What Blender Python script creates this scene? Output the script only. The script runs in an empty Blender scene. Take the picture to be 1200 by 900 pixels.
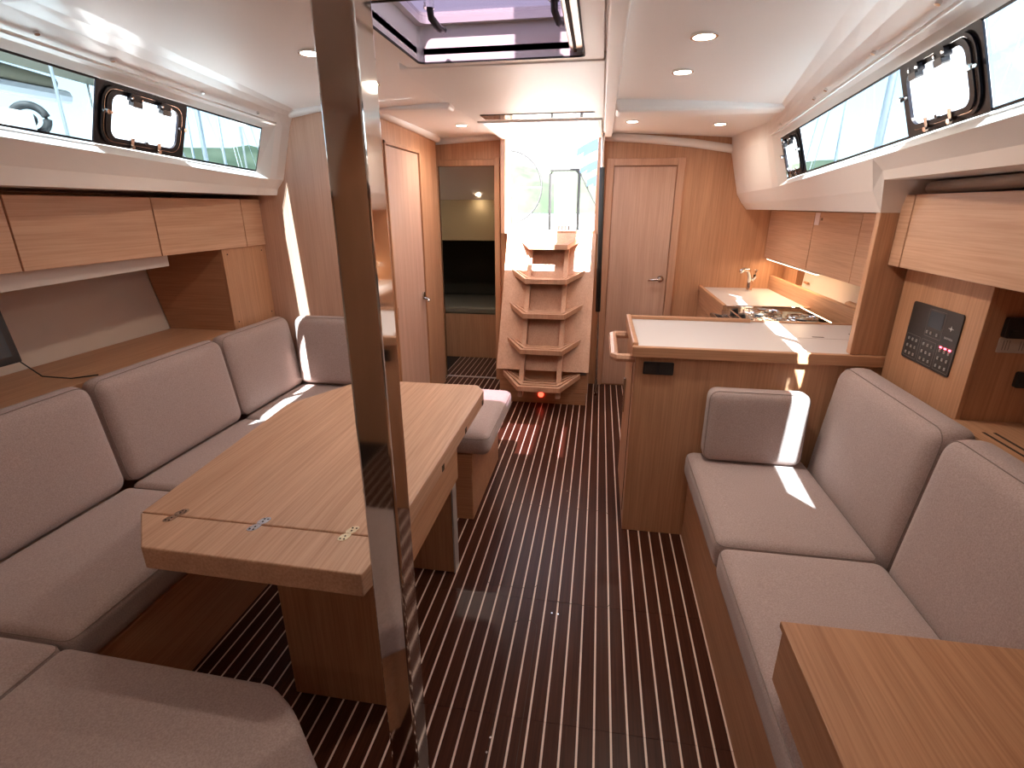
import bpy, bmesh, math, random
from mathutils import Vector, Matrix
random.seed(7)
S = bpy.context.scene
COL = S.collection
PI = math.pi

# ------------------------------------------------------------------ camera
XC = -0.41                      # boat centreline
cam_d = bpy.data.cameras.new('camera'); cam = bpy.data.objects.new('camera', cam_d); COL.objects.link(cam)
cam_d.sensor_width = 36; cam_d.lens = 18.0; cam_d.clip_start = 0.02; cam_d.clip_end = 800
PITCH = math.atan(208/600.0); YAW = math.atan(105/math.hypot(600, 208))
cam.location = (0, 0, 1.5); cam.rotation_euler = (PI/2-PITCH, 0, YAW)
S.camera = cam

# ------------------------------------------------------------------ world, sun, exposure
w = bpy.data.worlds.new('world'); S.world = w; w.use_nodes = True
nt = w.node_tree; nt.nodes.clear()
sky = nt.nodes.new('ShaderNodeTexSky'); sky.sky_type = 'NISHITA'; sky.sun_disc = False
sky.sun_elevation = math.radians(57); sky.sun_rotation = math.radians(180); sky.air_density = 1.0; sky.dust_density = 1.5
bg = nt.nodes.new('ShaderNodeBackground'); bg.inputs[1].default_value = 0.27
wo = nt.nodes.new('ShaderNodeOutputWorld')
hz = nt.nodes.new('ShaderNodeMixRGB'); hz.inputs[0].default_value = 0.72; hz.inputs[2].default_value = (1.0, 0.95, 0.88, 1)   # thin summer haze
nt.links.new(sky.outputs[0], hz.inputs[1]); nt.links.new(hz.outputs[0], bg.inputs[0]); nt.links.new(bg.outputs[0], wo.inputs[0])

SUN = Vector((-0.010, 0.65, -1.0)).normalized()
sd = bpy.data.lights.new('sun', 'SUN'); sd.energy = 7.2; sd.angle = math.radians(0.53); sd.color = (1.0, 0.97, 0.94)
so = bpy.data.objects.new('sun', sd); COL.objects.link(so); so.location = (0, -6, 12)
so.rotation_euler = SUN.to_track_quat('-Z', 'Y').to_euler()

S.view_settings.view_transform = 'Standard'; S.view_settings.look = 'None'
S.view_settings.exposure = 3.2; S.view_settings.gamma = 1.0; S.view_settings.use_curve_mapping = False
S.cycles.use_denoising = True
S.cycles.max_bounces = 12; S.cycles.diffuse_bounces = 8; S.cycles.glossy_bounces = 5
S.cycles.transparent_max_bounces = 16
S.cycles.sample_clamp_indirect = 12.0
S.cycles.caustics_reflective = False; S.cycles.caustics_refractive = False

# ------------------------------------------------------------------ materials
M = {}
def mat(name):
    m = bpy.data.materials.new(name); m.use_nodes = True
    n = m.node_tree.nodes; b = n['Principled BSDF']; M[name] = m
    return m, m.node_tree, b
def simple(name, col, rough=0.5, metal=0.0, spec=0.5, emit=None, es=1.0, bump=0, bscale=200):
    m, t, b = mat(name)
    b.inputs['Base Color'].default_value = (*col, 1); b.inputs['Roughness'].default_value = rough
    b.inputs['Metallic'].default_value = metal; b.inputs['Specular IOR Level'].default_value = spec
    if emit: b.inputs['Emission Color'].default_value = (*emit, 1); b.inputs['Emission Strength'].default_value = es
    if bump:
        tc = t.nodes.new('ShaderNodeTexCoord'); no = t.nodes.new('ShaderNodeTexNoise'); no.inputs['Scale'].default_value = bscale
        bp = t.nodes.new('ShaderNodeBump'); bp.inputs['Strength'].default_value = bump; bp.inputs['Distance'].default_value = 0.002
        t.links.new(tc.outputs['Object'], no.inputs['Vector']); t.links.new(no.outputs[0], bp.inputs['Height']); t.links.new(bp.outputs[0], b.inputs['Normal'])
    return m
def wood(name, axis, light, dark, rough=0.42, scale=1.0, streak=0.5, spec=0.4):
    m, t, b = mat(name); N = t.nodes; L = t.links
    tc = N.new('ShaderNodeTexCoord'); oi = N.new('ShaderNodeObjectInfo')
    ad = N.new('ShaderNodeVectorMath'); ad.operation = 'ADD'
    sc = N.new('ShaderNodeVectorMath'); sc.operation = 'SCALE'; sc.inputs[0].default_value = (7.3, 3.1, 5.7)
    L.new(oi.outputs['Random'], sc.inputs['Scale']); L.new(tc.outputs['Object'], ad.inputs[0]); L.new(sc.outputs[0], ad.inputs[1])
    def grain(lo, hi, det):
        mp = N.new('ShaderNodeMapping'); v = [hi*scale]*3; v['xyz'.index(axis)] = lo*scale; mp.inputs['Scale'].default_value = v
        no = N.new('ShaderNodeTexNoise'); no.inputs['Scale'].default_value = 1.0; no.inputs['Detail'].default_value = det; no.inputs['Roughness'].default_value = 0.6
        L.new(ad.outputs[0], mp.inputs[0]); L.new(mp.outputs[0], no.inputs['Vector']); return no
    g1 = grain(3, 150, 3); g2 = grain(0.7, 16, 4); g3 = grain(9, 420, 1)
    r1 = N.new('ShaderNodeValToRGB'); r1.color_ramp.elements[0].position = 0.30; r1.color_ramp.elements[1].position = 0.62
    r1.color_ramp.elements[0].color = (*dark, 1); r1.color_ramp.elements[1].color = (*light, 1)
    L.new(g1.outputs[0], r1.inputs[0])
    r2 = N.new('ShaderNodeValToRGB'); r2.color_ramp.elements[0].position = 0.35; r2.color_ramp.elements[1].position = 0.7
    r2.color_ramp.elements[0].color = (0.86, 0.84, 0.82, 1); r2.color_ramp.elements[1].color = (1, 1, 1, 1)
    L.new(g2.outputs[0], r2.inputs[0])
    mx = N.new('ShaderNodeMixRGB'); mx.blend_type = 'MULTIPLY'; mx.inputs[0].default_value = streak*2 if streak < .5 else 1
    L.new(r1.outputs[0], mx.inputs[1]); L.new(r2.outputs[0], mx.inputs[2])
    L.new(mx.outputs[0], b.inputs['Base Color'])
    b.inputs['Roughness'].default_value = rough; b.inputs['Specular IOR Level'].default_value = spec
    bp = N.new('ShaderNodeBump'); bp.inputs['Strength'].default_value = 0.12; bp.inputs['Distance'].default_value = 0.001
    L.new(g3.outputs[0], bp.inputs['Height']); L.new(bp.outputs[0], b.inputs['Normal'])
    return m
OL, OD = (0.60, 0.325, 0.185), (0.47, 0.235, 0.125)
for ax in 'xyz': wood('oak_'+ax, ax, OL, OD)
wood('oak_lit_y', 'y', (0.69, 0.42, 0.275), (0.58, 0.325, 0.20))  # lighter oak copy: the light falling on the lockers is put into its colour
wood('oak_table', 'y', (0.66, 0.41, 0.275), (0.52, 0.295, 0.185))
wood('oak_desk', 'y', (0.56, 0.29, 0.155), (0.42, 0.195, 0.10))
wood('oak_door', 'z', (0.64, 0.41, 0.305), (0.55, 0.335, 0.24), rough=0.38)
wood('oak_stair', 'z', (0.64, 0.375, 0.25), (0.54, 0.295, 0.19))
wood('oak_slot', 'x', (0.22, 0.115, 0.07), (0.16, 0.08, 0.05))
wood('teak_dark', 'y', (0.072, 0.023, 0.0125), (0.044, 0.0135, 0.0075), rough=0.30, spec=0.11)
simple('inlay', (0.74, 0.57, 0.47), 0.45)
simple('floor_base', (0.02, 0.012, 0.01), 0.7)
def liner(name, col, rough):
    m, t, b = mat(name); N = t.nodes; L = t.links
    b.inputs['Base Color'].default_value = (*col, 1); b.inputs['Roughness'].default_value = rough
    tc = N.new('ShaderNodeTexCoord'); no = N.new('ShaderNodeTexNoise'); no.inputs['Scale'].default_value = 3.0
    bp = N.new('ShaderNodeBump'); bp.inputs['Strength'].default_value = 0.08; bp.inputs['Distance'].default_value = 0.02
    L.new(tc.outputs['Object'], no.inputs['Vector']); L.new(no.outputs[0], bp.inputs['Height']); L.new(bp.outputs[0], b.inputs['Normal'])
liner('gelcoat', (0.85, 0.81, 0.785), 0.28)
liner('vinyl_ceiling', (0.86, 0.83, 0.81), 0.45)
simple('white_deck', (0.82, 0.82, 0.80), 0.5)
simple('worktop_white', (0.66, 0.615, 0.60), 0.35)
simple('cream_panel', (0.66, 0.54, 0.45), 0.55, bump=0.1, bscale=150)
simple('valance_white', (0.66, 0.57, 0.51), 0.5)
def fabric():
    m, t, b = mat('fabric'); N = t.nodes; L = t.links
    tc = N.new('ShaderNodeTexCoord')
    n1 = N.new('ShaderNodeTexNoise'); n1.inputs['Scale'].default_value = 260; n1.inputs['Detail'].default_value = 3
    n2 = N.new('ShaderNodeTexNoise'); n2.inputs['Scale'].default_value = 9; n2.inputs['Detail'].default_value = 3
    cr = N.new('ShaderNodeValToRGB'); cr.color_ramp.elements[0].position = .3; cr.color_ramp.elements[1].position = .7
    cr.color_ramp.elements[0].color = (0.37, 0.275, 0.25, 1); cr.color_ramp.elements[1].color = (0.51, 0.395, 0.365, 1)
    c2 = N.new('ShaderNodeValToRGB'); c2.color_ramp.elements[0].color = (.93, .92, .92, 1); c2.color_ramp.elements[1].color = (1, 1, 1, 1)
    mx = N.new('ShaderNodeMixRGB'); mx.blend_type = 'MULTIPLY'; mx.inputs[0].default_value = 1
    for n in (n1, n2): L.new(tc.outputs['Object'], n.inputs['Vector'])
    L.new(n1.outputs[0], cr.inputs[0]); L.new(n2.outputs[0], c2.inputs[0]); L.new(cr.outputs[0], mx.inputs[1]); L.new(c2.outputs[0], mx.inputs[2])
    L.new(mx.outputs[0], b.inputs['Base Color']); b.inputs['Roughness'].default_value = 0.9; b.inputs['Specular IOR Level'].default_value = .15
    b.inputs['Sheen Weight'].default_value = 0.25; b.inputs['Sheen Roughness'].default_value = 0.5
    bp = N.new('ShaderNodeBump'); bp.inputs['Strength'].default_value = 0.35; bp.inputs['Distance'].default_value = 0.001
    L.new(n1.outputs[0], bp.inputs['Height']); L.new(bp.outputs[0], b.inputs['Normal'])
fabric()
simple('fabric_seam', (0.27, 0.205, 0.185), 0.9)
simple('chrome', (0.78, 0.76, 0.74), 0.06, 1.0)
simple('steel', (0.62, 0.60, 0.58), 0.22, 1.0)
simple('brass', (0.72, 0.62, 0.45), 0.25, 1.0)
simple('aluminium', (0.72, 0.70, 0.69), 0.35, 0.7)
simple('black_plastic', (0.012, 0.012, 0.014), 0.38)
simple('black_frame', (0.006, 0.006, 0.010), 0.4, spec=0.2)
simple('black_rubber', (0.02, 0.02, 0.02), 0.7)
simple('panel_black', (0.018, 0.014, 0.013), 0.45)
simple('print_white', (0.55, 0.52, 0.50), 0.6)
simple('print_grey', (0.22, 0.20, 0.19), 0.6)
simple('button_grey', (0.40, 0.38, 0.36), 0.5)
simple('paper', (0.55, 0.50, 0.46), 0.8)
simple('sticker_pink', (0.86, 0.72, 0.70), 0.7)
simple('screen_blue', (0.05, 0.07, 0.09), 0.15)
simple('groove', (0.05, 0.025, 0.015), 0.8)
simple('red_led', (0.3, 0.0, 0.0), 0.4, emit=(1.0, 0.05, 0.08), es=2.0)
simple('courtesy_red', (0.4, 0.02, 0.02), 0.4, emit=(1.0, 0.06, 0.03), es=0.6)
simple('lamp_lens', (0.9, 0.85, 0.75), 0.4, emit=(1.0, 0.86, 0.66), es=5.5)
simple('led_strip', (0.9, 0.85, 0.75), 0.4, emit=(1.0, 0.80, 0.56), es=1.1)
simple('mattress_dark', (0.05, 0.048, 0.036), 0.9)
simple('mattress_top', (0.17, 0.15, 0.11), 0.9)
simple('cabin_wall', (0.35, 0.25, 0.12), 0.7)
simple('satin_beige', (0.50, 0.42, 0.37), 0.28, 0.4)
simple('water', (0.03, 0.07, 0.09), 0.08)
simple('canvas_blue', (0.016, 0.040, 0.095), 0.8)
simple('canvas_tan', (0.16, 0.145, 0.10), 0.8)
simple('canvas_grey', (0.06, 0.06, 0.06), 0.8)
simple('hull_white', (0.80, 0.80, 0.80), 0.35)
simple('hull_blue', (0.10, 0.25, 0.45), 0.35)
simple('mast_alu', (0.45, 0.46, 0.48), 0.45)
simple('smoke_acrylic', (0.10, 0.075, 0.07), 0.06)
simple('teak_outside', (0.055, 0.033, 0.026), 0.7)
def hillmat():
    m, t, b = mat('hill_green'); N = t.nodes; L = t.links
    tc = N.new('ShaderNodeTexCoord'); no = N.new('ShaderNodeTexNoise'); no.inputs['Scale'].default_value = 0.12; no.inputs['Detail'].default_value = 8
    cr = N.new('ShaderNodeValToRGB'); cr.color_ramp.elements[0].position = .35; cr.color_ramp.elements[1].position = .65
    cr.color_ramp.elements[0].color = (.014, .028, .012, 1); cr.color_ramp.elements[1].color = (.045, .06, .035, 1)
    L.new(tc.outputs['Object'], no.inputs['Vector']); L.new(no.outputs[0], cr.inputs[0]); L.new(cr.outputs[0], b.inputs['Base Color']); b.inputs['Roughness'].default_value = .9
hillmat()
def glassmat(name, tint, refl=0.06):
    m = bpy.data.materials.new(name); m.use_nodes = True; t = m.node_tree; t.nodes.clear(); M[name] = m
    tr = t.nodes.new('ShaderNodeBsdfTransparent'); tr.inputs[0].default_value = (*tint, 1)
    gl = t.nodes.new('ShaderNodeBsdfGlossy'); gl.inputs['Roughness'].default_value = 0.03; gl.inputs[0].default_value = (.9, .9, .9, 1)
    mx = t.nodes.new('ShaderNodeMixShader'); mx.inputs[0].default_value = refl
    o = t.nodes.new('ShaderNodeOutputMaterial')
    t.links.new(tr.outputs[0], mx.inputs[1]); t.links.new(gl.outputs[0], mx.inputs[2]); t.links.new(mx.outputs[0], o.inputs[0])
glassmat('glass_clear', (0.25, 0.325, 0.36), 0.04)
glassmat('glass_port', (0.86, 0.88, 0.89), 0.04)
glassmat('glass_hatch', (0.42, 0.35, 0.39), 0.10)

# ------------------------------------------------------------------ mesh helpers (world coordinates in, local out)
ORG = {}
def org(o):
    while o is not None and o.parent is not None: o = o.parent
    return ORG.get(o.name, Vector((0, 0, 0))) if o is not None else Vector((0, 0, 0))
def new(): return bmesh.new()
def obj(name, bm, material, parent=None, smooth=False, origin=None, mats=None):
    me = bpy.data.meshes.new(name)
    o = bpy.data.objects.new(name, me); COL.objects.link(o)
    if parent is not None:
        off = org(parent); o.parent = parent
    else:
        if origin is None:
            zs = [v.co for v in bm.verts]
            mn = Vector((min(v.x for v in zs), min(v.y for v in zs), min(v.z for v in zs))); mxx = Vector((max(v.x for v in zs), max(v.y for v in zs), 0))
            off = Vector(((mn.x+mxx.x)/2, (mn.y+mxx.y)/2, mn.z))
        else: off = Vector(origin)
        o.location = off; ORG[o.name] = off
    for v in bm.verts: v.co -= off
    bmesh.ops.recalc_face_normals(bm, faces=bm.faces)
    if smooth:
        for f in bm.faces: f.smooth = True
    bm.to_mesh(me); bm.free()
    for k in (mats or [material]): me.materials.append(M[k])
    if smooth == 'auto':
        for e in me.edges: pass
    return o
def thing(name, label, cat, loc, group=None):
    o = bpy.data.objects.new(name, None); COL.objects.link(o); o.location = loc; o.empty_display_size = 0.05
    ORG[o.name] = Vector(loc); o['label'] = label; o['category'] = cat
    if group: o['group'] = group
    return o
def tag(o, label, cat, group=None):
    o['label'] = label; o['category'] = cat
    if group: o['group'] = group
    return o
def struct(o, label=None, cat=None):
    o['kind'] = 'structure'
    if label: o['label'] = label
    if cat: o['category'] = cat
    return o
def frame(name, loc, label, cat):
    o = bpy.data.objects.new(name, None); COL.objects.link(o); o.location = loc; ORG[o.name] = Vector(loc); o.empty_display_size = 0.05
    return struct(o, label, cat)

def quad(bm, *pts):
    vs = [bm.verts.new(p) for p in pts]; return bm.faces.new(vs)
def box(bm, lo, hi, bev=0.0, seg=2):
    lo = [min(a, b) for a, b in zip(lo, hi)]if False else lo
    x0, x1 = sorted((lo[0], hi[0])); y0, y1 = sorted((lo[1], hi[1])); z0, z1 = sorted((lo[2], hi[2]))
    vs = [bm.verts.new(p) for p in ((x0,y0,z0),(x1,y0,z0),(x1,y1,z0),(x0,y1,z0),(x0,y0,z1),(x1,y0,z1),(x1,y1,z1),(x0,y1,z1))]
    fs = [bm.faces.new([vs[i] for i in f]) for f in ((3,2,1,0),(4,5,6,7),(0,1,5,4),(1,2,6,5),(2,3,7,6),(3,0,4,7))]
    if bev:
        es = list({e for f in fs for e in f.edges})
        bmesh.ops.bevel(bm, geom=es, offset=bev, segments=seg, profile=0.5, affect='EDGES')
    return vs
def hexa(bm, p, bev=0.0, seg=2):          # 8 corners: bottom 4 ccw, top 4 ccw
    vs = [bm.verts.new(q) for q in p]
    fs = [bm.faces.new([vs[i] for i in f]) for f in ((3,2,1,0),(4,5,6,7),(0,1,5,4),(1,2,6,5),(2,3,7,6),(3,0,4,7))]
    if bev: bmesh.ops.bevel(bm, geom=list({e for f in fs for e in f.edges}), offset=bev, segments=seg, profile=0.5, affect='EDGES')
def prism(bm, poly, z0, z1, axis='z', bev=0.0, seg=2):
    def P(a, b, c): return {'z': (a, b, c), 'y': (a, c, b), 'x': (c, a, b)}[axis]
    lo = [bm.verts.new(P(a, b, z0)) for a, b in poly]; hi = [bm.verts.new(P(a, b, z1)) for a, b in poly]
    n = len(poly); fs = [bm.faces.new(lo[::-1]), bm.faces.new(hi)]
    for i in range(n): fs.append(bm.faces.new((lo[i], lo[(i+1) % n], hi[(i+1) % n], hi[i])))
    if bev: bmesh.ops.bevel(bm, geom=list({e for f in fs for e in f.edges}), offset=bev, segments=seg, profile=0.5, affect='EDGES')
def rrect(w, h, r, n=5, cx=0, cy=0):
    out = []
    for (sx, sy, a0) in ((1, 1, 0), (-1, 1, 90), (-1, -1, 180), (1, -1, 270)):
        for k in range(n+1):
            a = math.radians(a0 + 90*k/n); out.append((cx+sx*(w/2-r)+r*math.cos(a), cy+sy*(h/2-r)+r*math.sin(a)))
    return out
def tube(bm, pts, r, n=8, closed=False):
    pts = [Vector(p) for p in pts]; m = len(pts); rings = []
    for i, p in enumerate(pts):
        a = pts[(i-1) % m] if (closed or i > 0) else p; b = pts[(i+1) % m] if (closed or i < m-1) else p
        t = (b-a).normalized(); u = t.cross(Vector((0, 0, 1)))
        if u.length < 0.15: u = t.cross(Vector((1, 0, 0)))
        u.normalize(); v = t.cross(u).normalized()
        rr = r[i] if isinstance(r, (list, tuple)) else r
        rings.append([bm.verts.new(p+u*rr*math.cos(2*PI*k/n)+v*rr*math.sin(2*PI*k/n)) for k in range(n)])
    for i in range(m if closed else m-1):
        A, B = rings[i], rings[(i+1) % m]
        for k in range(n): bm.faces.new((A[k], A[(k+1) % n], B[(k+1) % n], B[k]))
    if not closed:
        bm.faces.new(rings[0][::-1]); bm.faces.new(rings[-1])
def ringpoly(bm, outer, inner, fn, d0, d1):       # frame between two equal-length 2D loops, extruded by fn(u,v,d)
    n = len(outer)
    vo0 = [bm.verts.new(fn(a, b, d0)) for a, b in outer]; vi0 = [bm.verts.new(fn(a, b, d0)) for a, b in inner]
    vo1 = [bm.verts.new(fn(a, b, d1)) for a, b in outer]; vi1 = [bm.verts.new(fn(a, b, d1)) for a, b in inner]
    for i in range(n):
        j = (i+1) % n
        bm.faces.new((vo0[i], vo0[j], vi0[j], vi0[i])); bm.faces.new((vo1[i], vi1[i], vi1[j], vo1[j]))
        bm.faces.new((vo0[i], vo1[i], vo1[j], vo0[j])); bm.faces.new((vi0[i], vi0[j], vi1[j], vi1[i]))
def slab(bm, loop, fn, d0, d1):
    a = [bm.verts.new(fn(x, y, d0)) for x, y in loop]; b = [bm.verts.new(fn(x, y, d1)) for x, y in loop]; n = len(loop)
    bm.faces.new(a[::-1]); bm.faces.new(b)
    for i in range(n): bm.faces.new((a[i], a[(i+1) % n], b[(i+1) % n], b[i]))
def cyl(bm, c, axis, r, h, n=20, r2=None):
    c = Vector(c); a = Vector(axis).normalized(); r2 = r if r2 is None else r2
    u = a.orthogonal().normalized(); v = a.cross(u)
    A = [bm.verts.new(c+(u*math.cos(2*PI*k/n)+v*math.sin(2*PI*k/n))*r) for k in range(n)]
    B = [bm.verts.new(c+a*h+(u*math.cos(2*PI*k/n)+v*math.sin(2*PI*k/n))*r2) for k in range(n)]
    bm.faces.new(A[::-1]); bm.faces.new(B)
    for k in range(n): bm.faces.new((A[k], A[(k+1) % n], B[(k+1) % n], B[k]))

def cushion(name, P, r, puff, material, parent, n=(14, 12, 6)):
    """P(a,b,c) maps unit cube [-1,1]^3 (trilinear from 8 corners) ; rounding r, puff on +-c faces."""
    c = [Vector(q) for q in P]          # order: (-,-,-),(+,-,-),(+,+,-),(-,+,-),(-,-,+),(+,-,+),(+,+,+),(-,+,+)
    hx = (c[1]-c[0]).length/2; hy = (c[3]-c[0]).length/2; hz = (c[4]-c[0]).length/2
    H = (hx, hy, hz)
    def tri(a, b, d):
        a, b, d = (a+1)/2, (b+1)/2, (d+1)/2
        lo = (c[0]*(1-a)+c[1]*a)*(1-b)+(c[3]*(1-a)+c[2]*a)*b; hi = (c[4]*(1-a)+c[5]*a)*(1-b)+(c[7]*(1-a)+c[6]*a)*b
        return lo*(1-d)+hi*d
    def axis_samples(h, k):
        rr = min(r, h*.98); e = 1-rr/h; s = []
        m = 4
        for i in range(m): s.append(-1+(rr/h)*(1-math.cos(PI/2*i/m)))
        for i in range(k+1): s.append(-e+2*e*i/k)
        for i in range(m): s.append(1-(rr/h)*(1-math.cos(PI/2*(m-1-i)/m)))
        return s
    AX = [axis_samples(H[i], n[i]) for i in range(3)]
    bm = new(); cache = {}
    def vert(i, j, k):
        key = (i, j, k)
        if key in cache: return cache[key]
        p = [AX[0][i]*hx, AX[1][j]*hy, AX[2][k]*hz]; q = [max(-(H[t]-min(r, H[t]*.98)), min(H[t]-min(r, H[t]*.98), p[t])) for t in range(3)]
        d = Vector([p[t]-q[t] for t in range(3)])
        if d.length > 1e-9: d = d.normalized()*min(r, min(H)*.98)
        p = [q[t]+d[t] for t in range(3)]
        a, b, e = p[0]/hx, p[1]/hy, p[2]/hz
        pf = puff*(1-a**4)*(1-b**4)*max(0, e)
        cache[key] = bm.verts.new(tri(a, b, e+pf/hz)); return cache[key]
    nx, ny, nz = len(AX[0]), len(AX[1]), len(AX[2])
    for i in range(nx-1):
        for j in range(ny-1):
            for k in (0, nz-1): bm.faces.new([vert(i, j, k), vert(i+1, j, k), vert(i+1, j+1, k), vert(i, j+1, k)])
    for i in range(nx-1):
        for k in range(nz-1):
            for j in (0, ny-1): bm.faces.new([vert(i, j, k), vert(i+1, j, k), vert(i+1, j, k+1), vert(i, j, k+1)])
    for j in range(ny-1):
        for k in range(nz-1):
            for i in (0, nx-1): bm.faces.new([vert(i, j, k), vert(i, j+1, k), vert(i, j+1, k+1), vert(i, j, k+1)])
    o = obj(name, bm, material, parent, smooth=True)
    # stitched seam round the rim of the visible face
    bm = new(); loop = []
    e = 1-min(r, hz)*0.45/hz
    for (x, y) in rrect(2*hx-2*r*.12, 2*hy-2*r*.12, r*.9, 4): loop.append(tri(x/hx, y/hy, e))
    tube(bm, loop, 0.0016, 5, closed=True)
    obj('piping', bm, 'fabric_seam', o)
    return o
def box_cushion(label, lo, hi, r=0.03, puff=0.008, group=None, cat='cushion', name='seat_cushion', tilt=None):
    x0, y0, z0 = lo; x1, y1, z1 = hi
    P = [(x0,y0,z0),(x1,y0,z0),(x1,y1,z0),(x0,y1,z0),(x0,y0,z1),(x1,y0,z1),(x1,y1,z1),(x0,y1,z1)]
    o = cushion(name, P, r, puff, 'fabric', None)
    return tag(o, label, cat, group)

# ------------------------------------------------------------------ shape of the coachroof
def zt(y): return 1.930-0.018*y
def zb(y): return 1.760-0.032*y
def sm(t): t = max(0, min(1, t)); return t*t*(3-2*t)
SIDES = {'left': dict(s=-1, y0=1.28, y1=2.665, yo=2.745, yend=2.83, pull=0.05, pl=0.13),
         'right': dict(s=1, y0=0.92, y1=3.42, yo=3.56, yend=4.40, pull=0.11, pl=0.80)}
def offs(side, y):
    d = SIDES[side]; return d['pull']*sm((y-(d['yend']-d['pl']))/d['pl'])
def U(side, k, y):                 # half widths of named lines
    base = {'lin_t': 1.085, 'gl_t': 1.107, 'gl_b': 1.178, 'lin_b': 1.162, 'low': 1.215}[k]
    return base+0.085*y-offs(side, y)
def X(side, u): return XC+SIDES[side]['s']*u
def zl(y): return zt(y)+0.022      # upper edge of window opening in the liner
def zw(y): return zb(y)-0.030      # lower edge
def uc(side, y): return min(max(0.72, 0.69+0.19*y), U(side, 'lin_t', y)-0.012)      # crease between headliner and side band
def zceil(u, side, y): return 2.035-0.050*(u/uc(side, y))**2

YF = -1.3
# ------------------------------------------------------------------ floor
fb = new(); box(fb, (-2.6, YF, -0.06), (2.0, 4.40, -0.004)); box(fb, (-2.4, 4.40, -0.06), (-0.80, 5.30, -0.004))
floor = struct(obj('floor', fb, 'floor_base', origin=(0, 0, 0)), 'dark plank floor with pale inlay strips', 'floor')
PITCHX = 0.0498; X0 = 0.0621
segs = [(YF, 1.1494), (1.1506, 1.6634), (1.6646, 4.395)]
def share(name, me, loc):
    o = bpy.data.objects.new(name, me); COL.objects.link(o); o.location = loc; o.parent = floor; return o
def bar_mesh(nm, wx, ly, z0, z1, m, bev=0.0):
    bm = new(); box(bm, (-wx/2, 0, z0), (wx/2, ly, z1)); me = bpy.data.meshes.new(nm); bmesh.ops.recalc_face_normals(bm, faces=bm.faces); bm.to_mesh(me); bm.free(); me.materials.append(M[m]); return me
allsegs = segs + [(4.425, 5.06)]
PM = [bar_mesh('plank', PITCHX-0.0066, b-a, -0.004, 0.0, 'teak_dark') for a, b in allsegs]
IM = [bar_mesh('inlay_strip', 0.0062, b-a, -0.004, -0.0004, 'inlay') for a, b in allsegs]
for si, (a, b) in enumerate(allsegs):
    x_lo, x_hi = (-1.36, 0.60) if si < 3 else (-1.42, -0.84)
    k0 = math.ceil((x_lo-X0)/PITCHX); k1 = math.floor((x_hi-X0)/PITCHX)
    for k in range(k0, k1+1):
        share('inlay_strip', IM[si], (X0+k*PITCHX, a, 0))
        if k < k1: share('plank', PM[si], (X0+(k+.5)*PITCHX, a, 0))
bm = new(); box(bm, (-1.40, 4.398, -0.004), (-0.83, 4.424, 0.004)); obj('threshold_strip', bm, 'aluminium', floor)
for (x, y) in ((-0.107, 1.600), (-0.083, 1.598), (-0.245, 1.03), (-0.243, 1.075), (-0.105, 2.52), (-0.088, 2.52)):
    bm = new(); cyl(bm, (x, y, -0.001), (0, 0, 1), 0.0035, 0.0018, 10); obj('floor_screw', bm, 'steel', floor)
# lift-out hatch outlines scribed in the sole
for (x0, x1, y0, y1) in ((-0.40, -0.18, 1.72, 2.35), (-0.105, 0.12, 1.66, 2.35), (-0.245, -0.155, 0.9, 1.55)):
    bm = new()
    lp = rrect(x1-x0, y1-y0, 0.035, 4, (x0+x1)/2, (y0+y1)/2); li = rrect(x1-x0-.004, y1-y0-.004, 0.033, 4, (x0+x1)/2, (y0+y1)/2)
    ringpoly(bm, lp, li, lambda a, b, d: (a, b, d), -0.001, 0.0004); obj('hatch_outline', bm, 'groove', floor)

# ------------------------------------------------------------------ ceiling with its two openings
HX0, HX1, HY0, HY1 = -0.700, -0.085, 1.50, 2.11        # deck hatch
KX0, KX1, KY0 = -0.760, -0.055, 3.48                   # companionway hatch
def side_grid(side, ys, extra):
    rows = []
    for y in ys:
        c = uc(side, y)
        us = [c-(c-0.45)*i/8 for i in range(9)]
        rows.append([(X(side, u), y, zceil(u, side, y)) for u in us])
    return rows
YS = {'left': sorted([YF, 0, .16, .3, .6, 1.0, 1.25, 1.28, HY0, 1.75, 2.0, HY1, 2.15, 2.3, 2.45, 2.6, 2.7, 2.745, 2.78, 2.83]),
      'right': sorted([YF, 0, .16, .3, .6, .92, 1.0, 1.25, HY0, 1.75, 2.0, HY1, 2.15, 2.2, 2.45, 2.6, 2.7, 3.1, 3.3, 3.45, 3.48, 3.56, 3.7, 3.85, 4.0, 4.15, 4.3, 4.4])}
ysl = YS['left']
ysl2 = [2.83, KY0, 3.9, 4.4]
ysr = YS['right']
bm = new()
def sheet(rows):
    V = [[bm.verts.new(p) for p in r] for r in rows]
    for i in range(len(V)-1):
        for j in range(len(V[0])-1): bm.faces.new((V[i][j], V[i][j+1], V[i+1][j+1], V[i+1][j]))
sheet(side_grid('left', ysl, None)); sheet(side_grid('right', ysr, None))
# left aft part over the heads and passage (no window there)
rows = []
for y in ysl2: rows.append([(XC-u, y, zceil(u, 'left', y)) for u in (1.42+.0637*(y-2.83), 1.36, 1.3, 1.15, 1.0, 0.85, 0.7, 0.55, 0.45)])
sheet(rows)
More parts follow.
